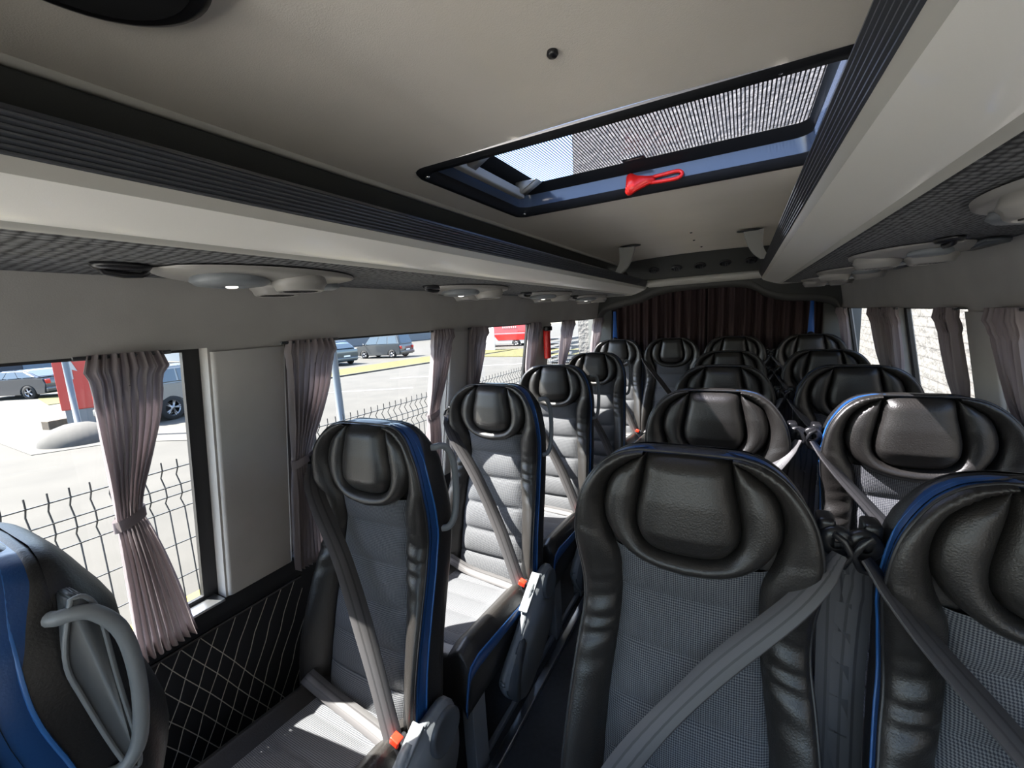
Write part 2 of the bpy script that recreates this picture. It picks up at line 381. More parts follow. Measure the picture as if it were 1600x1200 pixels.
# rear wall: arched header, curtain, corner trims
def rear():
    arch = cr([(-1.27, -.10), (-1.22, .02), (-1.05, .075), (-.86, .11), (-.74, .155), (-.55, .185), (-.31, .19), (-.10, .185), (.06, .155), (.16, .085), (.30, .04), (.50, .02), (.62, -.02), (.66, -.10)], 50); arch = [(p[0] * 1.045, p[1] * 1.045) for p in arch]
    y0, y1 = 4.30, 4.50
    P = []
    for x, z in arch:
        P.append([(x, y0 - .02, F + .60 if False else F + max(z, -.1) + .055), (x, y0 - .03, F + z + .035), (x, y0 - .01, F + z + .008), (x, y0 + .03, F + z), (x, y1, F + z - .005)])
    hd = MB().grid(P); hd.build('h', 'rear_trim'); o = bpy.data.objects['h']; o.name = 'wall_rear_header'; tag(o, kind='structure')
    # bulkhead above the arch, sloping duct panel
    mb = MB(); xs = [p[0] for p in arch]
    mb.grid([[(x, y0 - .02, F + z + .05), (x, y0 - .02, F + max(z + .05, itp(x, [(-1.3, .17), (-1.0, .2), (-.75, .24), (.1, .24), (.4, .2), (.7, .17)]))), (x, y0 - .02, F + .45)] for x, z in arch])
    tag(mb.build('wall_rear_bulkhead', 'duct_dark', smooth=False), kind='structure')
    # side jambs and the plane behind
    for s, xx in ((-1, -1.34), (1, .72)):
        j = MB().prism([(xx - .13, 4.43), (xx + .13, 4.43), (xx + .10, 4.60), (xx - .10, 4.60)], 0, F + .12, 'Z', .01)
        tag(j.build('wall_rear_post', 'cove_lining', smooth=False), kind='structure')
    b = MB().box((X0, YR + .01, F - .6), (2.3, .02, 2.4)); tag(b.build('wall_rear', 'dark_matte', smooth=False), kind='structure')
rear()

# rear duct with five round outlets
dv = empty('rear_air_duct', (X0, 3.85, F + .3)); tag(dv, 'dark sloping air duct with five round outlets across the rear ceiling', 'air duct')
L = lambda p, o: tuple(np.array(p) - np.array(o.location))
P = [[L((x, 3.62, zc(x) - .002), dv), L((x, 3.66, F + .425), dv), L((x, 3.98, F + .285), dv), L((x, 3.99, F + .275), dv)] for x in np.linspace(-.90, .28, 14)]
MB().grid(P, flip=True).build('housing', 'duct_dark', dv)
P = [[L((x, 3.985, F + .287), dv), L((x, 3.965, F + .275), dv), L((x, 3.965, F + .25), dv), L((x, 4.30, F + .235), dv)] for x in np.linspace(-.80, .18, 10)]
MB().grid(P, flip=True).build('light_strip', 'lip_grey', dv)
nrm = Vector((0, -.14, -.32)).normalized()
for k in range(5):
    x = -.675 + k * .18; c = Vector((x, 3.82, F + .355)); q = Vector((0, 0, 1)).rotation_difference(nrm).to_matrix().to_4x4(); q.translation = Vector(L(c, dv))
    mb = MB().lathe([(.044, -.002), (.044, .008), (.038, .014), (.033, .008), (.0, .006)])
    me = mb.mesh('outlet'); me.transform(q); o = link('outlet', me, 'black_plastic', dv)
    mb = MB()
    for t in (-.018, 0, .018): mb.box((t, 0, .010), (.004, .06, .006))
    me = mb.mesh('louvre'); me.transform(q); link('louvre', me, 'dark_grey_plastic', o, smooth=False)

# rear curtain and blue straps
def rear_curtain(xa, xb, label, seed):
    random.seed(seed); ph = random.random() * 6; n = 160
    P = []
    for i in range(12):
        v = i / 11; z = F + .22 - v * 1.2; row = []
        for j in range(n):
            u = j / (n - 1); x = xa + (xb - xa) * u
            y = 4.50 + .025 * math.sin(2 * math.pi * 9 * u + ph + .5 * math.sin(3 * u + v)) + .012 * math.sin(2 * math.pi * 21 * u + v * 1.5 + ph)
            row.append((x, y, z))
        P.append(row)
    e = empty('rear_curtain', ((xa + xb) / 2, 4.5, F - .98)); o = MB().grid([[L(p, e) for p in r] for r in P], flip=True).build('drape', 'rear_curtain', e)
    MB().tube([L((xa, 4.52, F + .215), e), L((xb, 4.52, F + .215), e)], .008).build('rail', 'steel_grey', e)
    tag(e, label, 'curtain', 'curtains across the rear window')
rear_curtain(-1.22, -.30, 'left dark brown pleated curtain across the rear window', 3)
rear_curtain(-.30, .62, 'right dark brown pleated curtain across the rear window', 5)
for x, lb in ((-1.165, 'blue strap hanging at the left end of the rear curtain'), (.505, 'blue strap hanging at the right end of the rear curtain')):
    z1 = F + .03; z0 = F - .27
    e = empty('blue_strap', (x, 4.38, z0)); tag(e, lb, 'strap', 'blue straps by the rear curtain')
    MB().grid([[(-.012 - .012 * t, -.003, .02 + (z1 - z0 - .02) * (1 - t)), (.012 + .012 * t, -.003, .02 + (z1 - z0 - .02) * (1 - t)), (.012 + .012 * t, .003, .02 + (z1 - z0 - .02) * (1 - t)), (-.012 - .012 * t, .003, .02 + (z1 - z0 - .02) * (1 - t)), (-.012 - .012 * t, -.003, .02 + (z1 - z0 - .02) * (1 - t))] for t in (0, .5, 1)]).build('webbing', 'strap_blue', e)
    MB().lathe([(.0, -.012), (.022, -.012), (.026, -.006), (.026, .006), (.0, .01)], (0, 0, .01), 'Y', 18).build('end_stop', 'black_plastic', e)

fw = MB()
for c, d in (((X0, YF, .42), (2.3, .04, .95)), ((X0, YF, F + .33), (2.3, .04, .42)), ((X0 - 1.03, YF, F - .3), (.22, .04, 1.4)), ((X0 + 1.03, YF, F - .3), (.22, .04, 1.4))): fw.box(c, d)
tag(fw.build('wall_front', 'lower_wall', smooth=False), kind='structure')
e = empty('window_9'); tag(e, kind='structure')
MB().grid([[(X0 - .93, YF, .88), (X0 + .93, YF, .88)], [(X0 - .93, YF, F + .13), (X0 + .96, YF, F + .13)]]).build('pane', 'window_glass', e, smooth=False)

# ------------------------------------------------------------------ luggage racks
def rack(s, label):
    e = empty('luggage_rack', (X0 + s * .75, (YF + 3.8) / 2, F + .157)); tag(e, label, 'luggage rack', 'overhead racks')
    ys = [YF, 0, 1.2, 2.4, 3.74, 3.80]
    def sweep(prof, name, mt, endr=True):
        P = []
        for y in ys:
            k = 1.0 if y < 3.78 or not endr else .9
            P.append([L((X0 + s * (.55 + (a - .55) * (k if a < .55 else 1)), y, F + .157 + (z - .157) * k), e) for a, z in prof])
        return MB().grid(P, flip=s > 0).build(name, mt, e, sharp=50)
    sweep([(.560, .166), (.550, .157), (.543, .1585), (.536, .165)], 'lower_edge', 'lip_grey')
    sweep(cr([(.536, .165), (.515, .168), (.485, .178), (.455, .190), (.435, .199)], 10), 'fascia', 'white_gloss')
    sweep([(.435, .199), (.428, .206), (.424, .216)], 'upper_edge', 'lip_grey')
    prof = [(.424, .216)]
    for k in range(7):
        t0 = k / 7; a = .424 - .0195 * t0; z = .216 + .045 * t0
        prof += [(a - .004, z + .0012), (a - .004, z + .0038), (a - .0005, z + .0052)]
    prof += [(.4045, .261), (.410, .268), (.425, .262), (.44, .22)]
    sweep(prof, 'ribbed_lip', 'rib_dark')
    sweep([(.560, .166), (.62, .158), (.80, .156), (1.01, .155)], 'mesh_underside', 'rack_mesh', False)
    sweep([(1.0, .20), (.7, .205), (.44, .222)], 'shelf_floor', 'cove_lining', False)
    # rounded end cap
    cap = [(.55, .157), (.536, .160), (.485, .176), (.435, .197), (.424, .216), (.4045, .261), (.44, .25), (.60, .20), (1.0, .20), (1.0, .156)]
    MB().prism([((X0 + s * a) - e.location.x, z - .157) for a, z in cap], 3.795 - e.location.y, 3.815 - e.location.y, 'Y', .003).build('end_cap', 'lip_grey', e)
    # hanger bracket from the ceiling near the rear end
    bk = cr([(.30, .418), (.315, .36), (.345, .30), (.385, .262)], 12); bo = cr([(.40, .42), (.395, .37), (.40, .32), (.43, .262)], 12)
    yb = 2.83
    q = MB(); A = [(X0 + s * a, z) for a, z in bk]; B = [(X0 + s * a, z) for a, z in bo]
    rows = [[L((a[0], yb, F + a[1]), e), L((a[0], yb - .035, F + a[1]), e), L((b[0], yb - .035, F + b[1]), e), L((b[0], yb, F + b[1]), e), L((a[0], yb, F + a[1]), e)] for a, b in zip(A, B)]
    q.grid(rows); q.build('hanger_bracket', 'bracket_grey', e, sharp=40)
    bp = MB().lathe([(0, 0), (.05, 0), (.05, -.006), (.044, -.009), (.0, -.009)], L((X0 + s * .33, yb - .02, F + .425), e), 'Z', 24, (1.3, .5)); bp.build('hanger_foot', 'black_plastic', e)
rack(-1, 'overhead rack on the left, white underside and dark ribbed edge'); rack(1, 'overhead rack on the right, white underside and dark ribbed edge')

# reading-light and vent consoles under the racks
def console_proto():
    e = empty('reading_light_console'); Ln, W = .50, .31
    P = []
    for i in range(25):                              # leaf-shaped hanging body
        t = i / 24; y = (t - .5) * Ln; wd = W * (math.sin(math.pi * min(1, t * 1.0 + .0)) ** .45 if 0 < t < 1 else 0); dp = .026 * (math.sin(math.pi * t) ** .5 if 0 < t < 1 else 0)
        row = []
        for j in range(17):
            q = j / 16 * math.pi; row.append((math.cos(q) * wd / 2, y, -dp * math.sin(q) ** .6 if 0 < j < 16 else 0))
        P.append(row)
    MB().grid(P).build('body', 'silver_plastic', e)
    ring = lambda c, r, a: [(c[0] + r * math.cos(q) * a, c[1] + r * math.sin(q), c[2]) for q in np.linspace(0, 2 * math.pi, 33)[:-1]]
    lp = MB().lathe([(.078, -.014), (.082, -.026), (.072, -.034), (.045, -.038), (.024, -.038), (.020, -.034), (0, -.033)], (.03, -.11, 0)).build('lamp_bezel', 'grey_plastic', e)
    MB().lathe([(.013, -.034), (.013, -.039), (.009, -.041), (0, -.041)], (.03, -.11, 0), n=16).build('lamp_lens', 'lens', lp)
    for yy, xx in ((.05, -.045), (.03, .085)):
        prof = [(.062, -.012), (.066, -.030), (.060, -.036), (.056, -.046), (.050, -.050), (.044, -.048), (.040, -.036), (0, -.034)]
        v = MB().lathe(prof, (xx, yy, 0), n=40).build('air_vent', 'silver_plastic', e)
        g = MB()
        for k in range(-3, 4): g.box((xx + k * .011, yy, -.043), (.0035, 2 * math.sqrt(max(.0, .040 ** 2 - (k * .011) ** 2)), .012))
        g.lathe([(.009, -.046), (.006, -.049), (0, -.049)], (xx, yy, 0), n=12)
        g.build('grille', 'black_plastic', v, smooth=False)
    MB().lathe([(.05, -.014), (.053, -.026), (.040, -.032), (.0, -.034)], (-.01, .165, 0), n=24).build('call_button', 'grey_plastic', e)
    MB().prism([(-.17, -.02), (-.17, .20), (-.10, .245), (-.125, .0)], -.016, .0, 'Z', .004).build('side_rail', 'dark_grey_plastic', e)
    return e
def hook_proto():
    e = empty('coat_hook')
    MB().lathe([(0, 0), (.048, 0), (.050, -.006), (.044, -.013), (.0, -.015)], (0, 0, 0), n=28, scale=(.62, 1)).build('base', 'black_plastic', e)
    MB().tube([(0, -.036, -.010), (0, -.03, -.018), (0, .0, -.022), (0, .03, -.021), (0, .042, -.016)], [.006, .007, .007, .006, .005]).build('hook', 'black_plastic', e)
    return e
cp = console_proto(); hp = hook_proto()
for s, ys, side in ((-1, (.70, 1.64, 2.50, 3.30), 'left'), (1, (.96, 1.93, 2.70, 3.38), 'right')):
    for k, y in enumerate(ys):
        o = cp if (s < 0 and k == 0) else copy_tree(cp)
        o.location = (X0 + s * .79, y, F + .1535); o.rotation_euler = (0, 0, 0 if s > 0 else 0)
        if s > 0: o.rotation_euler = (0, 0, math.pi)
        word = ['nearest', 'second', 'third', 'farthest'][k]
        tag(o, '%s grey reading light and air vent console under the %s rack' % (word, side), 'reading light', 'consoles under the racks')
        h = hp if (s < 0 and k == 0) else copy_tree(hp)
        h.location = (X0 + s * .80, y - .30 + (0 if s < 0 else .0), F + .157)
        if s < 0: h.location.y = y - .25
        tag(h, '%s black coat hook under the %s rack' % (word, side), 'coat hook', 'hooks under the racks')
        if s < 0 and k == 0: h.location = (X0 - .79, .40, F + .157)

# ------------------------------------------------------------------ roof hatch
h = empty('roof_hatch', ((HX0 + HX1) / 2, (HY0 + HY1) / 2, F + .43)); tag(h, 'black framed glass roof hatch in the ceiling', 'roof hatch')
def rrect(x0, x1, y0, y1, r, z, n=8):
    o = []
    for cx, cy, a in ((x1 - r, y1 - r, 0), (x0 + r, y1 - r, 90), (x0 + r, y0 + r, 180), (x1 - r, y0 + r, 270)):
        for k in range(n + 1): q = R(a + 90 * k / n); o.append((cx + r * math.cos(q), cy + r * math.sin(q), z))
    return o
def ringgrid(rings): return [[L(p, h) for p in [r[i] for r in rings]] for i in list(range(len(rings[0])))]
zf = F + .426
r1 = [(p[0], p[1], zc(p[0]) - .001) for p in rrect(HX0 - .012, HX1 + .012, HY0 - .012, HY1 + .012, .05, 0)]
r2 = [(p[0], p[1], zc(p[0]) - .010) for p in rrect(HX0 - .006, HX1 + .006, HY0 - .006, HY1 + .006, .05, 0)]
r3 = [(p[0], p[1], zc(p[0]) - .010) for p in rrect(HX0 + .012, HX1 - .012, HY0 + .018, HY1 - .018, .045, 0)]
r3b = rrect(HX0 + .016, HX1 - .016, HY0 + .022, HY1 - .022, .045, F + .445)
MB().grid(ringgrid([r1, r2, r3, r3b]), closed_u=True).build('frame', 'hatch_black', h)
r4 = rrect(HX0 + .03, HX1 - .03, HY0 + .03, HY1 - .02, .045, F + .49); r5 = rrect(HX0 + .10, HX1 - .03, HY0 + .06, HY1 - .05, .03, F + .50)
MB().grid(ringgrid([r3b, r4]), closed_u=True).build('well_wall', 'hatch_blue_grey', h)
r6 = rrect(HX0 + .115, HX1 - .045, HY0 + .10, HY1 - .07, .03, F + .515)
MB().grid(ringgrid([r4, r5, r6]), closed_u=True).build('inner_frame', 'hatch_black', h)
MB().poly([L(p, h) for p in rrect(HX0 + .11, HX1 - .04, HY0 + .095, HY1 - .065, .03, F + .517)]).build('glass', 'hatch_glass', h, smooth=False)
# opening mechanism at the left end
a = MB().box(L((HX0 + .075, (HY0 + HY1) / 2 - .02, F + .462), h), (.025, .42, .03), .006); a.build('hinge_bar', 'silver_plastic', h)
for yy in (1.12, 1.46):
    MB().prism([(HX0 + .07, F + .44), (HX0 + .15, F + .50), (HX0 + .07, F + .50)] if False else [(HX0 + .07 - h.location.x, .02), (HX0 + .16 - h.location.x, .065), (HX0 + .07 - h.location.x, .07)], yy - h.location.y, yy + .05 - h.location.y, 'Y', .003).build('hinge_arm', 'silver_plastic', h)
for x, y in ((HX0 + .02, HY0 + .03), (-.6, HY1 - .005), (-.3, HY1 - .005), (-.0, HY1 - .005), (HX0 + .04, HY1 - .05), (-.5, HY0 + .005), (.05, HY0 + .005)):
    MB().lathe([(.007, 0), (.007, -.003), (0, -.005)], L((x, y, zc(x) - .010), h), n=12).build('screw', 'chrome', h)
MB().box(L((-.335, HY1 - .095, F + .512), h), (.075, .03, .002)).build('sticker', 'black_plastic', h)
MB().box(L((-.335, HY1 - .095, F + .5108), h), (.05, .004, .001)).build('sticker_text', 'paint_white', h)
# red hammer in its holder on the far wall of the hatch
e = empty('emergency_hammer', (-.28, HY1 - .025, F + .445)); tag(e, 'red emergency hammer fixed to the far wall of the roof hatch', 'emergency hammer')
e.rotation_euler = (R(-20), 0, 0)
MB().prism([(-.095, -.035), (-.078, -.040), (-.062, -.028), (-.02, -.012), (-.0, -.010), (.0, .014), (-.02, .016), (-.062, .028), (-.078, .042), (-.095, .036)], -.022, -.002, 'Y', .004).build('head', 'red_plastic', e)
MB().tube([(-.0, -.012, .002)] + [(x, -.012, z) for x, z in cr([(-.01, .012), (.03, .014), (.075, .016), (.09, .004), (.078, -.010), (.03, -.011), (-.01, -.008)], 26)], .0062, 8).build('grip', 'red_plastic', e)

# ceiling speaker, plug, small screws
e = empty('ceiling_speaker', (-.625, .235, zc(-.60) - .002)); tag(e, 'large round black speaker in the ceiling above the left rack', 'speaker')
MB().lathe([(.122, .002), (.126, -.010), (.122, -.020), (.112, -.024), (.0, -.024)], n=48).build('housing', 'black_plastic', e)
MB().lathe([(.10, -.0245), (.098, -.027), (.0, -.030)], n=40).build('grille', 'dark_matte', e)
o = MB().lathe([(.009, .001), (.010, -.004), (.007, -.008), (.0, -.009)], (0, 0, 0), n=16).build('ceiling_plug', 'black_plastic'); o.location = (-.288, .725, zc(-.29) - .001)
tag(o, 'small round black plug in the beige ceiling before the hatch', 'plug')
for k, (x, y) in enumerate(((-.272, 2.70), (-.285, 3.0), (-.27, 3.35))):
    o = MB().lathe([(.007, .001), (.007, -.003), (.0, -.005)], n=12).build('ceiling_screw', 'black_plastic'); o.location = (x, y, zc(x) - .001)
    tag(o, '%s tiny black screw in the ceiling behind the hatch' % ['nearest', 'middle', 'farthest'][k], 'screw', 'ceiling screws')

# ------------------------------------------------------------------ seats
OUT = [(.252, .46), (.256, .60), (.247, .80), (.238, .92), (.230, 1.0), (.233, 1.08), (.242, 1.16), (.240, 1.23), (.224, 1.30), (.190, 1.355), (.150, 1.386), (.110, 1.398), (.088, 1.400)]
INN = [(.178, .46), (.174, .60), (.165, .80), (.152, .92), (.144, 1.0), (.142, 1.08), (.146, 1.14), (.168, 1.20), (.178, 1.27), (.162, 1.328), (.122, 1.364), (.10, 1.377), (.088, 1.384)]
UO = [(0, 1.128), (.06, 1.136), (.11, 1.155), (.152, 1.19), (.177, 1.235), (.180, 1.28), (.162, 1.335), (.122, 1.370), (.090, 1.386)]
UI = [(0, 1.172), (.045, 1.175), (.08, 1.187), (.101, 1.215), (.106, 1.25), (.101, 1.29), (.093, 1.33), (.088, 1.365), (.085, 1.392)]
YE = [(.44, -.205), (.63, -.18), (.73, -.15), (.86, -.10), (.95, -.06), (1.03, -.030), (1.10, -.038), (1.20, -.060), (1.30, -.058), (1.36, -.042), (1.40, -.015)]
YC = [(.44, -.165), (.7, -.11), (.9, -.062), (1.05, -.03), (1.17, -.030), (1.3, -.022), (1.37, -.010), (1.40, .0)]
TH = [(.44, .125), (1.0, .115), (1.3, .095), (1.40, .07)]
ye = lambda z: itp(z, YE); yc_ = lambda z: itp(z, YC); th = lambda z: itp(z, TH)
def smoothed(f):
    return lambda z: sum(f(z + d) * wgt for d, wgt in ((-.04, .25), (-.02, .25), (0, .25), (.02, .125), (.04, .125)))
ye = smoothed(ye)
def seat_meshes():
    m = {}
    NS = 90; o = cr(OUT, NS); ii = cr(INN, NS)
    # bolsters
    for s in (-1, 1):
        P = []; rnd = random.Random(11 + s)
        for t in range(NS):
            row = []; zm = (o[t][1] + ii[t][1]) / 2
            wr = math.exp(-((zm - .97) / .10) ** 2) * (1 if t < NS * .62 else 0)
            for k in range(13):
                v = k / 12; x = ii[t][0] + (o[t][0] - ii[t][0]) * v; z = ii[t][1] + (o[t][1] - ii[t][1]) * v
                y = (1 - v) * (yc_(z) + .012) + v * (ye(z) + .004) - (.030 * min(1, 1.15 - .25 * (zm > 1.2))) * (4 * v * (1 - v)) ** .5
                y += wr * .0045 * math.sin(t * 1.55 + 2.2 * v + .8 * math.sin(t * .7)) * (4 * v * (1 - v)) ** .4
                if zm > 1.36: y += .002 * math.sin(t * 2.5 + v * 5)
                row.append((s * x, y, z))
            P.append(row)
        m['bolster' + str(s)] = MB().grid(P, flip=s < 0)
    # full outline for side strips
    full = [(p[0], p[1]) for p in o] + [(.045, 1.401), (0, 1.402), (-.045, 1.401)] + [(-p[0], p[1]) for p in o[::-1]]
    def strip(d0, d1, bulge, n=6, off=.0):
        P = []
        for x, z in full:
            r = math.hypot(x, max(0, z - 1.15)) ; nx = sgn(x) * min(1, abs(x) / .2); nz = max(0, (z - 1.2) / .2); L_ = math.hypot(nx, nz) or 1; nx /= L_; nz /= L_
            row = []; ex = .035 * min(1, max(0, (z - 1.27) / .10)); a0 = d0 + (ex if d0 > .01 else 0); a1 = d1 + (ex if d1 < .1 else 0)
            for k in range(n + 1):
                v = k / n; d = a0 + (a1 - a0) * v; bb = off + bulge * (4 * v * (1 - v)) ** .6
                y = ye(z) + .004 + d * th(z) / .115
                row.append((x + nx * bb, y, z + nz * bb))
            P.append(row)
        return MB().grid(P)
    m['band'] = strip(.0, .052, .003, 6, -.005); m['side'] = strip(.052, .110, .002, 6, -.005)
    m['pipe1'] = MB().tube([(x * .998, ye(z) + .003, z) for x, z in full[::2]], .0036, 6, caps=False)
    m['pipe2'] = MB().tube([(x * .985, ye(z) + .004 + .052 * th(z) / .115, z - .004) for x, z in full[::2]], .0030, 6, caps=False)
    # rear panel
    P = []
    for t in list(range(0, NS, 3)) + [88, 89]:
        x, z = o[t]; q = min(1, max(.0, (1.400 - z) / .12)) ** .5
        P.append([((x - .005) * u, ye(z) + .004 + .110 * th(z) / .115 + .085 * q * (1 - abs(u) ** 4) ** .5, z - .001) for u in [math.sin(a) for a in np.linspace(-math.pi / 2, math.pi / 2, 23)]])
    m['rear'] = MB().grid(P, flip=True)
    # core behind the front pieces
    P = []
    for t in range(0, NS, 3):
        x, z = o[t]; P.append([(x * u, yc_(z) + .020 + (ye(z) + .02 - yc_(z) - .020) * abs(u) ** 6, z) for u in np.linspace(-1, 1, 13)])
    m['core'] = MB().grid(P)
    # fabric centre
    seams = [.44, .575, .69, .815, .945, 1.064, 1.20]; P = []; UV = []
    zz = np.linspace(.45, 1.165, 110)
    itab = sorted([(p[1], p[0]) for p in ii if p[1] < 1.17])
    for z in zz:
        k = max(i for i in range(len(seams) - 1) if seams[i] <= z + 1e-9); fr = (z - seams[k]) / (seams[k + 1] - seams[k])
        wd = itp(z, itab) + .003; row = []; uv = []
        for u in np.linspace(-1, 1, 21):
            b = .021 * (max(0, math.sin(math.pi * fr)) ** .38) * (1 - abs(u) ** 6) ** .8
            row.append((wd * u, yc_(z) + .010 - b + .006 * u * u, z - .006 * (1 - u * u) * 0)); uv.append((wd * u, z))
        P.append(row); UV.append(uv)
    m['panel'] = MB().grid(P, UV)
    # U-shaped roll of the headrest
    a, b = cr(UO, 60), cr(UI, 60); A = [(-p[0], p[1]) for p in a[::-1]] + [tuple(p) for p in a[1:]]; B = [(-p[0], p[1]) for p in b[::-1]] + [tuple(p) for p in b[1:]]
    P = []
    for p, q in zip(A, B):
        row = []
        for k in range(13):
            v = k / 12; x = q[0] + (p[0] - q[0]) * v; z = q[1] + (p[1] - q[1]) * v
            row.append((x, yc_(z) + .006 - .036 * (4 * v * (1 - v)) ** .5 * min(1, (1.41 - z) / .06) ** .5, z))
        P.append(row)
    m['roll'] = MB().grid(P, flip=True)
    # pillow
    btab = sorted([(p[1], p[0]) for p in cr(UI, 60)]); P = []
    for z in [1.1725 + .1775 * (i / 32) ** 1.4 for i in range(33)]:
        wd = itp(z, btab); fz = min(1, math.sqrt((z - 1.171) / .055))
        P.append([(wd * u, yc_(z) + .004 - .047 * fz * (1 - abs(u) ** 4) ** .5, z) for u in np.linspace(-1, 1, 21)])
    for k in range(1, 13):
        a = k / 9 * math.pi / 2; q = min(a, math.pi / 2); back = max(0, k - 9) * .014
        row = []
        for u in np.linspace(-1, 1, 21):
            yf = yc_(1.35) + .004 - .047 * (1 - abs(u) ** 4) ** .5
            row.append(((.0895 - .003 * math.sin(q)) * u, .022 - (.022 - yf) * math.cos(q) + back, 1.35 + (.053 - .008 * abs(u) ** 6) * math.sin(q) - back * .7 - (.02 if k == 12 else 0)))
        P.append(row)
    m['pillow'] = MB().grid(P)
    # cushion
    def cz(x, y):
        t = (-.14 - y) / .56; base = .492 + .045 * t; u = abs(x) / .245
        b = .040 * math.exp(-((u - .82) / .16) ** 2) if u < .82 else .040 * (1 - ((u - .82) / .18) ** 2 * 1.3)
        if u < .62: b += .010 * (abs(math.sin(math.pi * (y + .14) / .11)) ** .4 - .5) 
        return base + b
    def cpt(x, v):                                   # v 0..1 rear to front edge, 1..1.35 down the front
        if v <= 1:
            y = -.12 - .56 * v; return (x, y, cz(x, y) - .02 * max(0, v - .9) / .1)
        q = (v - 1) / .35; y = -.68 - .035 * math.sin(q * math.pi / 2); return (x, y, cz(x, -.68) - .02 - q * .16)
    def cg(xs, vs):
        return [[cpt(x, v) for x in xs] for v in vs], [[(x, cpt(x, v)[1] - (v > 1) * (v - 1) * .4) for x in xs] for v in vs]
    P, UV = cg(np.linspace(-.152, .152, 17), np.linspace(0, .93, 70)); m['cpanel'] = MB().grid(P, UV, flip=True)
    mb = MB()
    for s in (-1, 1):
        P, UV = cg(np.linspace(s * .152, s * .245, 10), np.linspace(0, 1.35, 60)); mb.grid(P, UV, flip=s > 0)
    P, UV = cg(np.linspace(-.152, .152, 17), np.linspace(.93, 1.35, 18)); mb.grid(P, UV, flip=True)
    m['cbolster'] = mb
    def cside(z0f, z1f, x, bulge, s):
        mb = MB()
        if True:
            P = []
            for v in np.linspace(0, 1.35, 50):
                p = cpt(.245, v); zt = p[2]; zb = .37 - .03 * min(1, v) ; zb = min(zb, zt - .004)
                P.append([(s * (x + bulge * (4 * k / 6 * (1 - k / 6)) ** .6), p[1] + (0 if v <= 1 else .0), zt + (zb - zt) * (z0f + (z1f - z0f) * k / 6)) for k in range(7)])
            mb.grid(P, flip=s < 0)
        return mb
    for s in (-1, 1):
        m['cband%d' % s] = cside(0, .32, .245, .006, s); m['cside%d' % s] = cside(.32, 1, .245, .006, s); m['cpipe%d' % s] = MB().tube([(s * .247, cpt(.245, v)[1], cpt(.245, v)[2]) for v in np.linspace(0, 1.3, 30)], .0036, 6, caps=False)
    m['cunder'] = MB().box((0, -.40, .362), (.47, .60, .03), .01)
    return m
SM = seat_meshes(); SME = {k: v.mesh('seat_' + k.strip('-1')) for k, v in SM.items()}
def sm_link(key, name, mt, parent):
    me = SME[key]
    if not me.materials:
        me.materials.append(M[mt])
        for p in me.polygons: p.use_smooth = True
    o = bpy.data.objects.new(name, me); C.objects.link(o); o.parent = parent; return o
def ribbon(pts, width, side, thick=.002, n=30, taper=None):
    pp = cr(pts, n); side = np.array(side, float); side /= np.linalg.norm(side); P = []; UV = []; d = 0
    for i, p in enumerate(pp):
        tg = pp[min(i + 1, n - 1)] - pp[max(i - 1, 0)]; tg /= np.linalg.norm(tg); sd = side - tg * (side @ tg); sd /= np.linalg.norm(sd); nm = np.cross(tg, sd)
        w_ = width / 2 * (taper(i / (n - 1)) if taper else 1)
        P.append([p - sd * w_ + nm * thick, p + sd * w_ + nm * thick, p + sd * w_ - nm * thick, p - sd * w_ - nm * thick, p - sd * w_ + nm * thick]); UV.append([(0, d), (1, d), (1, d), (0, d), (0, d)]); d += .02
    return MB().grid(P, UV)
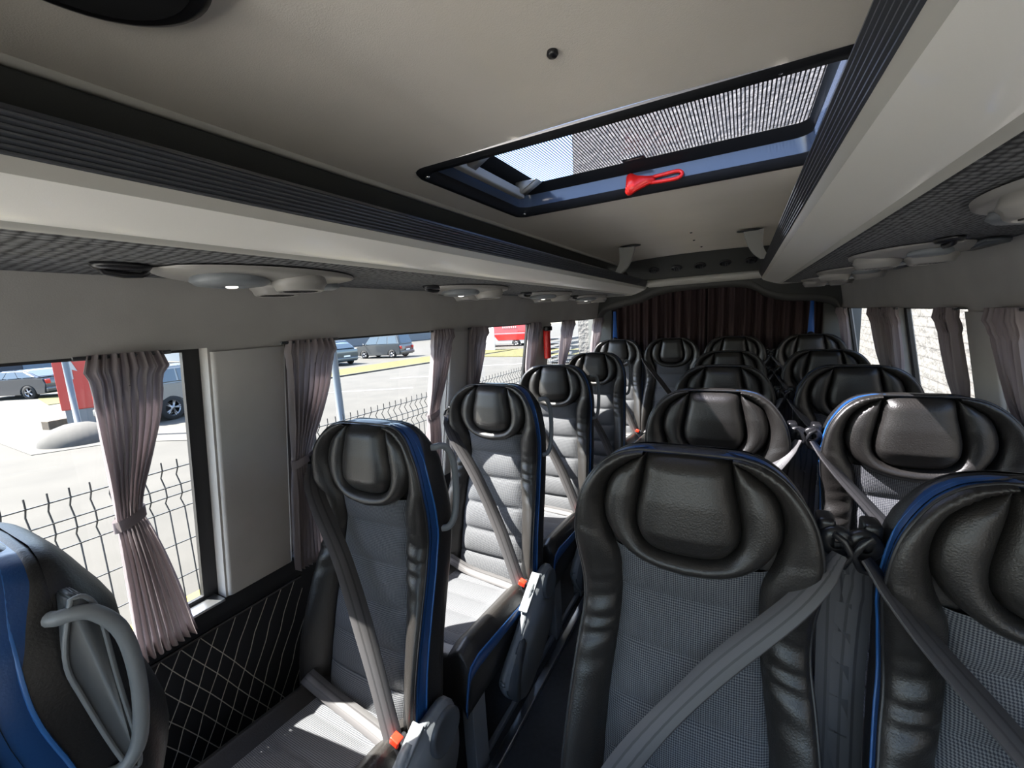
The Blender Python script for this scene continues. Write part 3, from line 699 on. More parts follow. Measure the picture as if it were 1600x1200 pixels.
def seat(aisle, guide):
    """aisle: side (+1 right, -1 left, 0 none) carrying handle, armrest; guide: side of the belt guide"""
    e = empty('coach_seat')
    b = sm_link('core', 'backrest', 'leather', e)
    sm_link('bolster1', 'bolster', 'leather', b); sm_link('bolster-1', 'bolster', 'leather', b)
    sm_link('panel', 'fabric_panel', 'seat_fabric', b)
    sm_link('rear', 'back_panel', 'leather_side', b)
    bd = sm_link('band', 'blue_band', 'leather_blue', e); sm_link('pipe1', 'piping', 'piping_black', bd); sm_link('pipe2', 'piping', 'piping_blue', bd)
    sm_link('side', 'side_panel', 'leather_side', e)
    hr = sm_link('roll', 'headrest', 'leather', e); sm_link('pillow', 'pillow', 'leather', hr)
    cu = sm_link('cbolster', 'cushion', 'leather', e); sm_link('cpanel', 'fabric_panel', 'seat_fabric', cu); 
    for s in ('-1', '1'): sm_link('cband' + s, 'blue_band', 'leather_blue', cu); sm_link('cside' + s, 'side_panel', 'leather_side', cu); sm_link('cpipe' + s, 'piping', 'piping_blue', cu)
    sm_link('cunder', 'base_pan', 'dark_matte', cu)
    for x in (-.20, .20):
        for y in (-.61, -.22):
            MB().box((x, y, .178), (.05, .085, .352), .006).build('leg', 'steel_grey', e, sharp=35)
    MB().box((0, -.42, .335), (.44, .5, .03), .006).build('seat_frame', 'dark_matte', e)
    g = guide
    gd = MB().box((g * .250, .02, 1.245), (.03, .05, .09), .01); gd.lathe([(.012, -.0), (.026, 0), (.030, .006), (.030, .016), (.024, .022), (.012, .022)], (g * .264, -.015, 1.25), 'Y', 20)
    gd.tube([(g * .256, -.03, 1.275), (g * .272, -.035, 1.265), (g * .284, -.035, 1.24), (g * .272, -.035, 1.215), (g * .256, -.03, 1.21)], .0065, 8)
    bg_ = gd.build('belt_guide', 'black_plastic', e)
    fold = lambda t: 1 if t > .12 else .55 + .45 * t / .12
    pts = [(g * .266, -.035, 1.238), (g * .20, -.085, 1.15), (g * .05, -.125, .97), (g * -.10, -.185, .76), (-g * .228, -.235, .50)]
    belt = ribbon(pts, .058, (1, 0, g * 1.0), n=36, taper=fold).build('seat_belt', 'webbing', e)
    ribbon([(g * .266, .0, 1.245), (g * .272, .01, 1.0), (g * .272, -.02, .7), (g * .266, -.05, .2), (g * .27, -.06, .04)], .055, (1, 0, 0), n=16, taper=fold).build('belt_strand', 'webbing', belt)
    ribbon([(-g * .225, -.232, .515), (-g * .12, -.215, .515), (g * .08, -.195, .515), (g * .20, -.20, .555), (g * .255, -.16, .50)], .05, (0, 1, .35), n=22).build('lap_strap', 'webbing', belt)
    bk = MB().box((-g * .240, -.225, .515), (.040, .034, .095), .007, ('Y', -g * R(18))).build('buckle', 'black_plastic', e)
    MB().box((-g * .232, -.236, .558), (.030, .026, .022), .004, ('Y', -g * R(18))).build('release_button', 'red_button', bk)
    if aisle:
        a = aisle
        # hanging armrest with pivot hub
        out_ = cr([(-.18, .575), (-.08, .575), (-.045, .50), (-.05, .36), (-.14, .25), (-.34, .145), (-.45, .185), (-.53, .30), (-.50, .36), (-.34, .47), (-.27, .56), (-.18, .575)], 44)[:-1]
        am = MB().prism([tuple(p) for p in out_], a * .262, a * .300, 'X', .008).build('armrest', 'grey_plastic', e)
        MB().lathe([(.066, .0), (.066, a * .010), (.058, a * .014), (.05, a * .012), (0, a * .012)], (a * .300, -.115, .50), 'X', 30).build('pivot_cap', 'dark_grey_plastic', am)
        MB().box((a * .281, -.265, .545), (.040, .17, .012), .004, ('X', R(33))).build('top_pad', 'grey_plastic', am)
        MB().prism([tuple(p) for p in cr([(-.50, .34), (-.40, .42), (-.36, .38), (-.42, .29), (-.44, .18), (-.52, .28), (-.50, .34)], 20)[:-1]], a * .290, a * .306, 'X', .004).build('arm_rib', 'dark_grey_plastic', am)
        # grab handle behind the shoulder
        hp_ = cr([(.026, 1.328), (.044, 1.330), (.064, 1.320), (.085, 1.28), (.092, 1.22), (.090, 1.15), (.080, 1.09), (.062, 1.062), (.044, 1.055)], 34)
        hb = MB().tube([(a * (.226 + .032 * max(0, math.sin(math.pi * k / 33)) ** .5), y, z) for k, (y, z) in enumerate(hp_)], .0105, 12).build('grab_handle', 'grey_plastic', e)
        rec = cr([(.045, 1.350), (.060, 1.345), (.070, 1.31), (.074, 1.20), (.080, 1.08), (.075, 1.045), (.060, 1.075), (.036, 1.20), (.028, 1.27), (.045, 1.350)], 40)[:-1]
        MB().prism([tuple(p) for p in rec], a * .19, a * .2445, 'X', .003).build('handle_mount', 'dark_grey_plastic', hb)
        MB().tube([(a * .244, y, z) for y, z in rec], .0035, 8, closed=True).build('mount_rim', 'grey_plastic', hb)
    return e
pL = seat(1, -1); pA = seat(0, 1); pW = seat(0, -1)
ROWY = [.125, .95, 1.73, 2.50, 3.36, 4.15]
used = set()
def put(proto, x, row, label, dz=0):
    o = proto if id(proto) not in used else copy_tree(proto); used.add(id(proto))
    o.location = (x, ROWY[row], dz); tag(o, label, 'seat', 'passenger seats'); return o
XL, XA, XW = -1.06, -.09, .47
LD = 'black leather seat'
put(pL, XL, 0, LD + ' at the left edge, seen from its side with grab handle', .0)
put(pL, XL, 1, LD + ', first whole one by the left windows')
put(pL, XL, 2, LD + ' by the left windows, directly behind the first whole one')
put(pL, XL, 3, LD + ' by the left windows, third whole one back')
put(pL, XL, 4, LD + ' by the left windows, last before the back row')
put(pW, -1.08, 5, LD + ' at the left end of the back row', .055)
put(pA, XA - .01, 1, LD + ', large one in the centre foreground with a belt across')
put(pA, XA, 2, LD + ', directly behind the centre foreground seat, sunlit headrest')
put(pA, XA, 3, LD + ', third from the front on the aisle of the right side')
put(pA, XA, 4, LD + ', fourth from the front on the aisle of the right side')
put(pA, XA + .025, 5, LD + ' in the back row, second from its right end', .055)
put(pW, XW + .0, 1, LD + ' cut off at the right edge, nearest the right windows')
put(pW, XW + .01, 2, LD + ' by the right windows, second back, sun patch on its headrest')
put(pW, XW, 3, LD + ' by the right windows, third back')
put(pW, XW, 4, LD + ' by the right windows, fourth back')
put(pW, XW + .01, 5, LD + ' at the right end of the back row', .055)
put(pW, -.575, 5, LD + ' in the back row facing down the aisle', .055)

# the recessed mount shows only on the nearest seat; the others are seen from the front, where the handle meets the shell
for o in [x for x in bpy.data.objects if x.name.startswith(('handle_mount', 'mount_rim'))]:
    if o.parent.parent.location.y > .5: bpy.data.objects.remove(o)

# aisle rails on the floor
for x, w_, nm, lb, mt_ in ((-.80, .035, 'floor_rail', 'bright aluminium rail on the floor along the left side of the aisle', 'aluminium'),
                      (-.86, .02, 'floor_rail', 'thin dark rail on the floor beside the legs of the left seats', 'steel_grey')):
    o = MB().box((0, 0, .012), (w_, 4.6, .024), .004).build(nm, mt_); o.location = (x + .0, 2.1, 0); tag(o, lb, 'rail')

# elastic storage net on the lower left wall
e = empty('storage_net', (X0 - 1.125, .60, .30)); tag(e, 'diamond mesh elastic net on the dark lower wall at left', 'net')
mb = MB(); ny, nz = 15, 13; y0, y1, z0, z1 = .10, .88, .16, .80; gz = lambda i, j: 0
for i in range(ny + 1):
    for d in (1, -1):
        pts = []
        for j in range(nz + 1):
            y = y0 + (y1 - y0) * (i + d * j * .5) / ny; z = z0 + (z1 - z0) * j / nz
            if y0 - .001 <= y <= y1 + .001: pts.append((-.0 + .012 * math.sin(j * 2.1) * .3, y - .60 + .0015 * math.sin(j * 5 + i), z - .30))
        if len(pts) > 1: mb.tube(pts, .0013, 5)
for i in range(nz + 1): pass
mb.build('cords', 'net_cord', e)
MB().tube([(0, y0 - .60, z1 - .30), (0, y1 - .60, z1 - .30)], .005, 8).build('top_cord', 'black_plastic', e)

# red hammer on the left wall
e = empty('emergency_hammer', (X0 - .985, 2.93, F - .19)); tag(e, 'red emergency hammer in a holder between the two rearmost left windows', 'emergency hammer')
MB().box((0, 0, 0), (.04, .055, .22), .012).build('holder', 'red_plastic', e)
MB().box((.012, 0, .115), (.035, .09, .035), .01).build('hammer_head', 'black_plastic', e)

# ------------------------------------------------------------------ side curtains
def curtain(s, t0, t1, m0, m1, b0, b1, label, ztie=-.44, nf=9, seed=1):
    zt = (ztl if s < 0 else ztr) + .004; zb = ZS - .03; zti = F + ztie; rnd = random.Random(seed); ph = rnd.random() * 6
    e = empty('curtain', (X0 + s * wa(zb, s), (b0 + b1) / 2, zb)); P = []; NV, NU = 44, 110
    for i in range(NV):
        v = i / (NV - 1); z = zt + (zb - zt) * v; f = (zt - z) / (zt - zti)
        if f <= 1: q = f ** 1.4; q = 3 * q * q - 2 * q ** 3 if q < 1 else 1; ya, yb = t0 + (m0 - t0) * q, t1 + (m1 - t1) * q
        else: q = min(1, (f - 1) * (zt - zti) / (zti - zb)); q = q ** .8; ya, yb = m0 + (b0 - m0) * q, m1 + (b1 - m1) * q
        hd = .016 * math.exp(-((zt - z - .035) / .018) ** 2)          # gathered heading flares out
        ya -= hd * .8; yb += hd * .8
        amp = .013 + .006 * min(1, v * 3); amp *= .45 + .55 * min(1, abs(z - zti) / .12); row = []
        for j in range(NU):
            u = j / (NU - 1); wv = math.sin(2 * math.pi * nf * u + ph + .7 * math.sin(4 * u + ph) + .25 * math.sin(7 * v + 3 * u))
            x = X0 + s * (wa(z, s) - .034 - hd * .5) - s * amp * wv + s * .006 * math.sin(2 * math.pi * 23 * u + 9 * v) * (v < .1)
            row.append(L((x, ya + (yb - ya) * u + .004 * math.sin(2 * math.pi * nf * 2 * u + 6 * v) * (1 - abs(2 * u - 1)), z), e))
        P.append(row)
    MB().grid(P).build('drape', 'curtain_cloth', e)
    ring = []
    for q in np.linspace(0, 2 * math.pi, 25):
        yy = (m0 + m1) / 2 + ((m1 - m0) / 2 + .007) * math.cos(q); xx = X0 + s * (wa(zti, s) - .034) + .020 * math.sin(q)
        tl = .012 * math.cos(q)
        ring.append([L((xx, yy, zti - .014 + tl), e), L((xx, yy, zti + .014 + tl), e)])
    MB().grid(ring).build('tieback', 'curtain_cloth', e)
    MB().tube([L((X0 + s * (wa(zt, s) - .03), t0 - .02, zt - .006), e), L((X0 + s * (wa(zt, s) - .03), t1 + .02, zt - .006), e)], .005, 8).build('rod', 'dark_grey_plastic', e)
    tag(e, label, 'curtain', 'side window curtains'); return e
cur = 'mauve grey pleated curtain'
curtain(-1, .372, .515, .385, .440, .39, .535, cur + ' tied back at the nearest left window', seed=1)
curtain(-1, .855, 1.03, .86, .93, .86, .98, cur + ' at the front edge of the second left window', seed=2, nf=8)
curtain(-1, 1.59, 1.735, 1.58, 1.66, 1.59, 1.70, cur + ' at the rear edge of the second left window', seed=3, nf=7)
curtain(-1, 1.91, 2.065, 1.93, 2.0, 1.93, 2.03, cur + ' at the front edge of the third left window', seed=4, nf=6)
curtain(-1, 2.64, 2.79, 2.66, 2.73, 2.65, 2.76, cur + ' at the rear edge of the third left window', seed=5, nf=6)
curtain(-1, 3.26, 3.50, 3.28, 3.38, 3.27, 3.42, cur + ' halfway along the rearmost left window', seed=6, nf=6)
curtain(-1, 4.08, 4.34, 4.12, 4.24, 4.10, 4.30, cur + ' at the back edge of the rearmost left window', seed=7, nf=6)
curtain(1, 1.70, 1.87, 1.68, 1.77, 1.66, 1.82, cur + ' above the big right-hand seats, nearest the camera on the right', seed=8, nf=6)
curtain(1, 2.125, 2.265, 2.12, 2.19, 2.11, 2.22, cur + ' at the front edge of the third right window', seed=9, nf=6)
curtain(1, 2.82, 3.0, 2.86, 2.94, 2.84, 2.97, cur + ' at the rear edge of the third right window', seed=10, nf=5)
curtain(1, 3.08, 3.28, 3.10, 3.18, 3.09, 3.22, cur + ' at the front edge of the rearmost right window', seed=12, nf=5)
curtain(1, 4.05, 4.28, 4.12, 4.20, 4.08, 4.24, cur + ' at the back edge of the rearmost right window', seed=11, nf=5)

# ------------------------------------------------------------------ outside
gnd = MB().poly([(-160, -80, G), (120, -80, G), (120, 160, G), (-160, 160, G)]).build('ground', 'asphalt', smooth=False); tag(gnd, kind='structure')
sl = MB().prism([(-14.8, 3.0), (-18.5, 3.1), (-60, -6), (-60, 12), (-30, 12), (-18, 8), (-13.5, 6.0), (-12.0, 5.2), (-14.0, 4.4)], G, G + .015, 'Z'); o = sl.build('pavement', 'slab', smooth=False); tag(o, kind='structure')
o = MB().prism([(-7, -26), (10, -26), (10, -1.6), (-7, -1.6)], G, G + .02, 'Z').build('pavement', 'bounce_concrete', smooth=False); tag(o, kind='structure')  # unseen apron, added to bounce sunlight through the windscreen onto the ceiling
def ground_patch(name, pts, mt, h, label=None, cat=None, kind=None):
    o = MB().prism(pts, G, G + h, 'Z').build(name, mt, smooth=False); tag(o, label, cat, kind=kind); return o
ground_patch('grass_strip', [(-20.2, 9.0), (-18.6, 22.3), (-17.4, 33), (-21, 33), (-22.3, 26.5), (-23.2, 9.0)], 'grass', .05, 'yellow green grass strip across the car park', 'grass', 'stuff')
ground_patch('grass_strip', [(-17.2, 26.2), (-8.0, 25.6), (-8.0, 31), (-17.2, 33)], 'grass', .05, 'green lawn in front of the red and white van', 'grass', 'stuff')
ground_patch('grass_strip', [(-31.5, 7.0), (-26.5, 6.2), (-27, 8.6), (-31.5, 8.8)], 'grass', .04, 'small patch of grass behind the dark sedan', 'grass', 'stuff')
ground_patch('kerb', [(-20.2, 9.0), (-18.6, 22.3), (-18.45, 22.3), (-20.05, 9.0)], 'concrete', .08, 'concrete kerb along the grass strip', 'kerb')
ground_patch('kerb', [(-4.62, -3), (-4.62, 12), (-4.42, 12), (-4.42, -3)], 'kerb_yellow', .10, 'yellow painted kerb at the foot of the wire fence', 'kerb')
for k, (a, b) in enumerate((((-16, 11), (-12.0, 13.2)), ((-15.5, 15.5), (-11.5, 17.6)), ((-15, 20), (-11, 22)))):
    dx, dy = b[0] - a[0], b[1] - a[1]; n = math.hypot(dx, dy); px, py = -dy / n * .07, dx / n * .07
    o = MB().prism([(a[0] + px, a[1] + py), (b[0] + px, b[1] + py), (b[0] - px, b[1] - py), (a[0] - px, a[1] - py)], G, G + .006, 'Z').build('trim_%d' % (20 + k), 'paint_white', smooth=False); tag(o, kind='structure')

# wire fence panels with bent verticals
def fence_proto():
    e = empty('fence_panel'); H = 1.53; Ln = 2.88; mb = MB(); k = 0; y = .0
    prof = [(0, .0), (0, H - .42), (-.05, H - .36), (0, H - .30), (0, H - .22), (-.05, H - .14), (0, H - .07), (0, H)]
    while y < Ln:
        mb.tube([(x, y, z) for x, z in prof], .0055, 5, caps=False); y += .11
    for z in (H - .07, H - .22, H - .30, H - .42, H - .72, H - 1.02, H - 1.32):
        mb.tube([(0.004, 0, z), (0.004, Ln, z)], .0055, 5, caps=False)
    mb.build('mesh', 'fence_wire', e)
    MB().box((.03, -.01, H / 2 - .03), (.05, .05, H - .06), .005).build('post', 'fence_wire', e)
    return e
fp = fence_proto()
for k, w_ in enumerate(('seen through the nearest left window', 'seen through the second left window', 'seen through the third left window', 'seen through the rearmost left window')):
    o = fp if k == 0 else copy_tree(fp); o.location = (-4.2, 0 + k * 2.93, G)
    tag(o, 'dark wire mesh fence panel ' + w_, 'fence', 'wire fence panels')

# lamp post, sign, mound, beam
e = empty('lamp_post', (-6.6, 5.25, G)); tag(e, 'pale blue grey metal post standing beyond the fence', 'post')
MB().tube([(0, 0, 0), (0, 0, 2.0), (0, 0, 6)], [.075, .062, .045], 16).build('shaft', 'galvanised', e); MB().lathe([(.0, .03), (.14, .03), (.14, 0)], n=20).build('base_plate', 'galvanised', e)
e = empty('sign_post', (-17.2, 4.36, G)); tag(e, 'thin grey steel post standing in the concrete mound', 'post')
MB().tube([(0, 0, .25), (0, 0, 4.5)], .07, 14).build('shaft', 'galvanised', e)
o = MB().lathe([(1.15, 0), (1.12, .10), (1.0, .24), (.75, .38), (.4, .47), (0, .5)], n=40, scale=(.75, .68)).build('concrete_mound', 'concrete'); o.location = (-15.5, 4.05, G); tag(o, 'rounded concrete mound at the foot of the grey post', 'mound')
bpy.data.objects['sign_post'].location = (-16.0, 4.22, G)
e = empty('sign_board', (-18.4, 5.05, G), R(-32)); tag(e, 'red sign box with a white tree symbol on a ribbed grey base', 'sign')
MB().box((0, 0, 1.45 + .55), (.55, .85, 2.9), .03).build('red_box', 'sign_red', e, smooth=False)
MB().box((0, 0, .30), (.48, .72, .60), .02).build('base', 'galvanised', e, smooth=False)
mb = MB().prism([(y - .02, z) for y, z in ((-.02, 1.50), (-.02, 1.80), (-.14, 1.74), (0, 2.16), (.14, 1.74), (.02, 1.80), (.02, 1.50))], .276, .29, 'X'); mb.build('white_symbol', 'paint_white', e, smooth=False)
o = MB().box((0, 0, .14), (.35, 1.5, .28), .02).build('timber_beam', 'wood', smooth=False); o.location = (-18.9, 4.95, G); o.rotation_euler = (0, 0, R(12)); tag(o, 'short timber beam lying beside the red sign', 'beam')

# vehicles: x forward, y left
def wheel(mb_t, mb_r, c, r, wd):
    x, y, z = c; sd = sgn(y)
    mb_t.lathe([(r * .62, -wd / 2), (r * .95, -wd / 2), (r, -wd * .3), (r, wd * .3), (r * .95, wd / 2), (r * .62, wd / 2)], (x, y, z), 'Y', 30)
    yy = y + sd * (wd / 2 - .01)
    mb_r.lathe([(r * .66, yy - y), (r * .62, (yy - y) * .98), (r * .58, (yy - y) * .7)], (x, y, z), 'Y', 30)
    for k in range(5):
        q = 2 * math.pi * k / 5
        for dq in (-.13, .13):
            a, b = (x + .08 * r * math.cos(q), yy, z + .08 * r * math.sin(q)), (x + .62 * r * math.cos(q + dq), yy - sd * .01, z + .62 * r * math.sin(q + dq))
            mb_r.tube([a, b], r * .06, 6)
    mb_r.lathe([(0, yy - y + sd * .012), (r * .17, yy - y + sd * .01), (r * .18, yy - y - sd * .02)], (x, y, z), 'Y', 16)
def car(name, label, cat, loc, rz, Ln, W, body, cab, wx, r, col, glass_cab=None, two=None, badge=True, panes=(( .0, .33), (.36, .66), (.69, .97))):
    """body: lower side profile; cab: greenhouse profile (4 pts front-bottom, front-top, rear-top, rear-bottom)"""
    e = empty(name, loc, rz); tag(e, label, cat); hw = W / 2
    def arch(pr):                                    # cut wheel arches into the bottom line
        o = []
        for x in wx:
            for q in np.linspace(0, math.pi, 13): o.append((x - math.cos(q) * r * 1.16 * (1), r * .95 + math.sin(q) * r * 1.12))
        return o
    bottom = [(-Ln / 2 + .10, .28)]
    for x in sorted(wx):
        bottom.append((x - r * 1.16, .24)); bottom += [(x - math.cos(q) * r * 1.16, .24 + (r * .85 + .05) * math.sin(q) ** .8 * 1.25) for q in np.linspace(.12, math.pi - .12, 11)]; bottom.append((x + r * 1.16, .24))
    bottom.append((Ln / 2 - .10, .28))
    poly = bottom + body
    bo = MB().prism(poly, -hw, hw, 'Y', .035).build('body', col, e, smooth=True, sharp=40)
    MB().box((0, 0, .40), (Ln * .8, W * .8, .34)).build('underbody', 'car_trim', e, smooth=False)
    (x0, z0), (x1, z1), (x2, z2), (x3, z3) = cab; t = .82
    def cp_(x, z, s, k): return (x, s * hw * (t + (1 - t) * (1 - k)) * .985, z)
    rows = [[(x0, -hw * .95, z0), (x0, hw * .95, z0)], [(x1, -hw * t, z1), (x1, hw * t, z1)], [(x2, -hw * t, z2), (x2, hw * t, z2)], [(x3, -hw * .95, z3), (x3, hw * .95, z3)]]
    bm = bmesh.new(); V = [[bm.verts.new(p) for p in rw] for rw in rows]
    bm.faces.new([V[i][0] for i in range(4)]); bm.faces.new([V[i][1] for i in range(4)][::-1])
    for i in range(3): bm.faces.new([V[i][0], V[i][1], V[i + 1][1], V[i + 1][0]][::-1])
    bm.faces.new([V[0][0], V[0][1], V[3][1], V[3][0]])
    bmesh.ops.recalc_face_normals(bm, faces=bm.faces); bmesh.ops.bevel(bm, geom=bm.edges[:], offset=.07, segments=3, affect='EDGES'); mb = MB(); mb.add(bm)
    mb.build('roof_and_pillars', col, bo, smooth=True, sharp=40)
    # side windows
    for s in (-1, 1):
        for a, b in panes:
            def sp(u, v):
                xb = x0 + (x3 - x0) * u; xt = x1 + (x2 - x1) * u; zb = z0 + (z3 - z0) * u; z_t = z1 + (z2 - z1) * u
                return (xb + (xt - xb) * v, s * (hw * .95 + (hw * t - hw * .95) * v + .012), zb + (z_t - zb) * v)
            a_, b_ = .04 + a * .92, .04 + b * .92
            q = MB().grid([[sp(a_ + (b_ - a_) * i / 4, .12 + .72 * j / 4) for j in range(5)] for i in range(5)], flip=s < 0); q.build('side_window', 'car_glass', e, smooth=False)
    for (xa, za, xb, zb, d, nm) in ((x0, z0, x1, z1, 1, 'windscreen'), (x3, z3, x2, z2, -1, 'rear_window')):
        P = [[(xa + (xb - xa) * v + d * .014, u * hw * (.95 + (t - .95) * v) * .86, za + (zb - za) * v + .012) for u in (-1, -.5, 0, .5, 1)] for v in (.14, .5, .86)]
        MB().grid(P).build(nm, 'car_glass', e, smooth=False)
    n = 0
    for x in wx:
        for s in (-1, 1):
            a, b = MB(), MB(); wheel(a, b, (x, s * (hw - .11), r), r, .22); wo = a.build('wheel', 'tyre', e); b.build('rim', 'rim', wo)
    zb = body[-1][1] if False else .62
    for s in (-1, 1):
        MB().box((-Ln / 2 + .05, s * (hw - .16), .86), (.10, .22, .22), .03).build('tail_light', 'lamp_red', e)
        MB().box((Ln / 2 - .10, s * (hw - .24), .72), (.16, .34, .15), .04).build('headlight', 'lens_dull', e)
        MB().box((x0 - .15, s * (hw + .09), z0 + .08), (.10, .18, .13), .03).build('wing_mirror', col, e)
    MB().box((-Ln / 2 + .02, 0, .45), (.16, W * .96, .22), .05).build('rear_bumper', two or col, e)
    MB().box((Ln / 2 - .03, 0, .42), (.16, W * .94, .24), .05).build('front_bumper', two or col, e)
    MB().box((-Ln / 2 - .055, 0, .66 if not two else .62), (.02, .5, .11)).build('number_plate', 'plate', e, smooth=False)
    MB().box((Ln / 2 + .045, 0, .45), (.02, .5, .11)).build('number_plate', 'plate', e, smooth=False)
    return e
mat('lens_dull', (.7, .72, .75), .1, spec=.9)
sedan = [(2.38, .62), (2.25, .80), (1.1, .98), (-1.7, 1.05), (-2.3, 1.02), (-2.40, .70)]
suv = [(2.25, .70), (2.15, .98), (1.1, 1.10), (-1.9, 1.18), (-2.2, 1.12), (-2.27, .70)]
car('car', 'dark blue sedan parked at the far left by the low building', 'car', (-32.6, 6.9, G), R(205), 4.8, 1.85, sedan, [(.95, .98), (.1, 1.45), (-1.1, 1.45), (-2.0, 1.05)], (1.45, -1.40), .36, 'car_dark')
car('car', 'silver white car half hidden behind the nearest curtain', 'car', (-17.2, 7.46, G), R(107), 4.6, 1.9, suv, [(1.1, 1.12), (.35, 1.70), (-1.7, 1.70), (-2.15, 1.18)], (1.42, -1.38), .40, 'car_silver')
car('car', 'dark teal hatchback left of the grey van, rear towards the grass', 'car', (-27.2, 21.3, G), R(172), 4.4, 1.85, suv, [(1.0, 1.08), (.2, 1.60), (-1.5, 1.60), (-2.1, 1.16)], (1.35, -1.32), .37, 'car_navy')
car('car', 'dark car parked behind the grey van', 'car', (-33.2, 26.0, G), R(175), 4.5, 1.85, suv, [(1.0, 1.08), (.2, 1.62), (-1.6, 1.62), (-2.1, 1.16)], (1.35, -1.32), .37, 'car_grey')
car('van', 'grey passenger van with silver wheels beyond the grass strip', 'van', (-27.0, 26.7, G), R(186), 4.7, 1.9, [(2.30, .70), (2.2, .98), (1.35, 1.12), (-2.2, 1.12), (-2.32, .70)], [(1.45, 1.10), (.75, 1.90), (-2.0, 1.95), (-2.30, 1.10)], (1.45, -1.45), .36, 'car_grey')
dv_ = car('van', 'white and red delivery van on the far lawn', 'van', (-21.6, 37.6, G), R(188), 5.9, 2.1, [(2.9, .70), (2.8, 1.15), (2.2, 1.35), (-2.85, 1.35), (-2.92, .60)], [(2.3, 1.34), (1.75, 2.75), (-2.75, 2.80), (-2.92, 1.34)], (1.9, -1.9), .38, 'car_white', panes=((.04, .16),))
for s in (-1, 1):
    P = []
    for i, x in enumerate(np.linspace(-2.87, .9, 20)):
        row = []
        for z in np.linspace(.62, 2.66, 12):
            if x > .0 + .6 * math.sin((z - .6) * 1.5) * 1.0: xx = .0 + .6 * math.sin((z - .6) * 1.5)
            else: xx = x
            hy = 1.05 + .016 if z < 1.34 else 1.05 * (.95 + (.82 - .95) * (z - 1.34) / 1.42) + .03
            row.append((xx, s * hy, z))
        P.append(row)
    MB().grid(P).build('red_livery', 'car_red', dv_, smooth=False)
    for k in range(7): MB().box((-1.9 + k * .22, s * 1.03, 1.9), (.13, .03, .17)).build('lettering', 'paint_white', dv_, smooth=False)
o = MB().box((0, 0, 1.1), (.06, 1.5, 2.2), .02).build('white_board', 'paint_white', smooth=False); o.location = (-19.7, 32.0, G + .05); o.rotation_euler = (0, 0, R(70)); tag(o, 'white upright board beside the red and white van', 'board')
o = MB().box((0, 0, 1.6), (6, 3, 3.2), .05).build('container', 'car_red', smooth=False); o.location = (-25.5, 46, G); tag(o, 'dark red container behind the delivery van', 'container')

# buildings beyond the car park
def building(name, label, loc, dim, mt, rz=0, signs=(), base=None, wins=0):
    e = empty(name, loc, rz); tag(e, label, 'building')
    MB().box((0, 0, dim[2] / 2), dim).build('wall', mt, e, smooth=False)
    MB().box((0, 0, dim[2] + .1), (dim[0] + .4, dim[1] + .4, .2)).build('roof', 'facade_dark', e, smooth=False)
    if base: MB().box((dim[0] / 2 + .04, 0, base / 2), (.08, dim[1], base)).build('base_cladding', 'facade_grey', e, smooth=False)
    for y, z, w_, h_, c in signs: MB().box((dim[0] / 2 + .12, y, z), (.1, w_, h_)).build('sign_panel', c, e, smooth=False)
    for k in range(wins): MB().box((dim[0] / 2 + .05, -dim[1] / 2 + (k + .5) * dim[1] / wins, 1.2), (.06, dim[1] / wins * .7, 2.2)).build('garage_door', 'facade_blue', e, smooth=False)
    return e
building('warehouse', 'long low grey blue warehouse beyond the parked cars', (-58, 50, G), (10, 50, 7), 'facade_blue', R(-8), [(-12, 2.9, 1.6, .8, 'sign_red'), (-5, 2.9, 1.6, .8, 'sign_red'), (2, 2.9, 1.6, .8, 'sign_red')], base=1.9)
building('garage_block', 'dark low garage building at the far left edge', (-62, 4, G), (8, 36, 5), 'facade_dark', 0, wins=7)
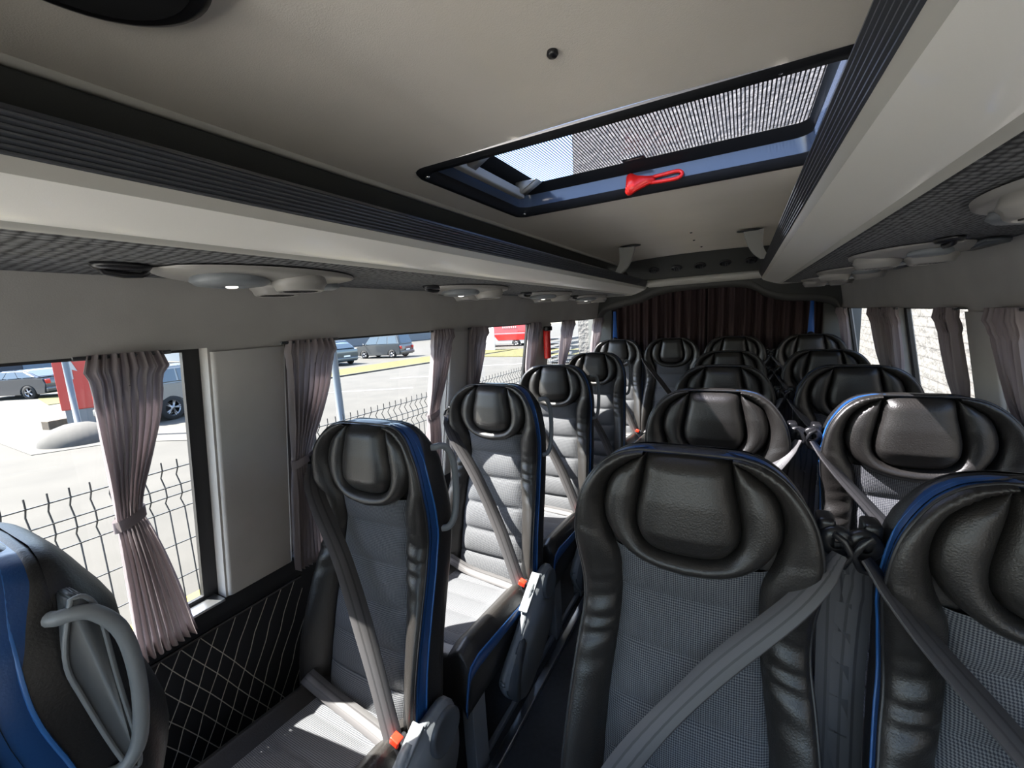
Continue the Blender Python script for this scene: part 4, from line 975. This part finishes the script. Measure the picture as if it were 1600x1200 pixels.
# pale split-face brick buildings on the right and behind
def brick(name, label, face, x0, x1, y0, y1, h):
    e = empty(name, ((x0 + x1) / 2, (y0 + y1) / 2, G)); tag(e, label, 'building'); mb = MB()
    def q(a, b, vert):                               # one wall face with metre UVs
        ln = math.dist(a, b); mb.grid([[L((a[0], a[1], G), e), L((b[0], b[1], G), e)], [L((a[0], a[1], G + h), e), L((b[0], b[1], G + h), e)]], [[(0, 0), (ln * S, 0)], [(0, h * S), (ln * S, h * S)]])
    q((x0, y0), (x0, y1), 0); q((x0, y0), (x1, y0), 0); q((x1, y0), (x1, y1), 0); q((x0, y1), (x1, y1), 0)
    mb.build('wall', 'split_face_brick', e, smooth=False)
    MB().box((0, 0, h + .05), (x1 - x0 + .2, y1 - y0 + .2, .1)).build('parapet', 'facade_grey', e, smooth=False)
brick('brick_building', 'pale split-face brick building close outside the right windows', 0, 1.95, 8, -2.5, 10.5, 3.0)
brick('brick_building', 'tall pale brick building behind the bus seen through the roof hatch', 0, -4.0, 10, 11.2, 20, 9)

# trees and shrubs behind the rear left window
def tree(name, label, x, y, h, r, seed):
    rnd = random.Random(seed); e = empty(name, (x, y, G)); tag(e, label, 'tree')
    MB().tube([(0, 0, 0), (.05, 0, h * .4), (0, .05, h * .7)], [.16, .12, .06], 10).build('trunk', 'trunk', e)
    mb = MB()
    for k in range(900):
        q, p = rnd.random() * 2 * math.pi, math.acos(2 * rnd.random() - 1); rr = r * rnd.random() ** .4
        c = Vector((rr * math.sin(p) * math.cos(q), rr * math.sin(p) * math.sin(q), h * .62 + rr * math.cos(p) * .9 * h / (2 * r) * .7)); d = Vector((rnd.gauss(0, 1), rnd.gauss(0, 1), rnd.gauss(0, 1))).normalized(); t = d.orthogonal().normalized(); sz = .16 + .1 * rnd.random(); u = d.cross(t)
        mb.poly([c - t * sz * .5, c + u * sz * .3, c + t * sz * .5, c - u * sz * .3])
    mb.build('foliage', 'leaf', e, smooth=False)
tree('leafy_tree', 'bushy green tree seen through the rearmost left window', -12.5, 38, 5.5, 2.4, 5)
tree('leafy_tree', 'second green tree beyond the rear of the bus, nearer the brick corner', -9.2, 34, 5.0, 2.0, 6)
e = empty('pallet_stack', (-8.9, 22.5, G)); tag(e, 'stack of grey slatted pallets by the brick building', 'pallet stack')
for k in range(6):
    mb = MB()
    for j in range(5): mb.box((0, -.55 + j * .27, .12 + k * .26), (1.4, .16, .03))
    for j in (-.6, 0, .6): mb.box((j, 0, .05 + k * .26), (.12, 1.3, .11))
    mb.build('pallet', 'facade_grey', e, smooth=False)

# ------------------------------------------------------------------ scale to metres
bpy.context.view_layer.update()
done = set()
for o in bpy.data.objects:
    if o.type == 'MESH' and o.data.name not in done: done.add(o.data.name); o.data.transform(Matrix.Scale(S, 4))
    if o.type in ('MESH', 'EMPTY'): o.location = o.location * S
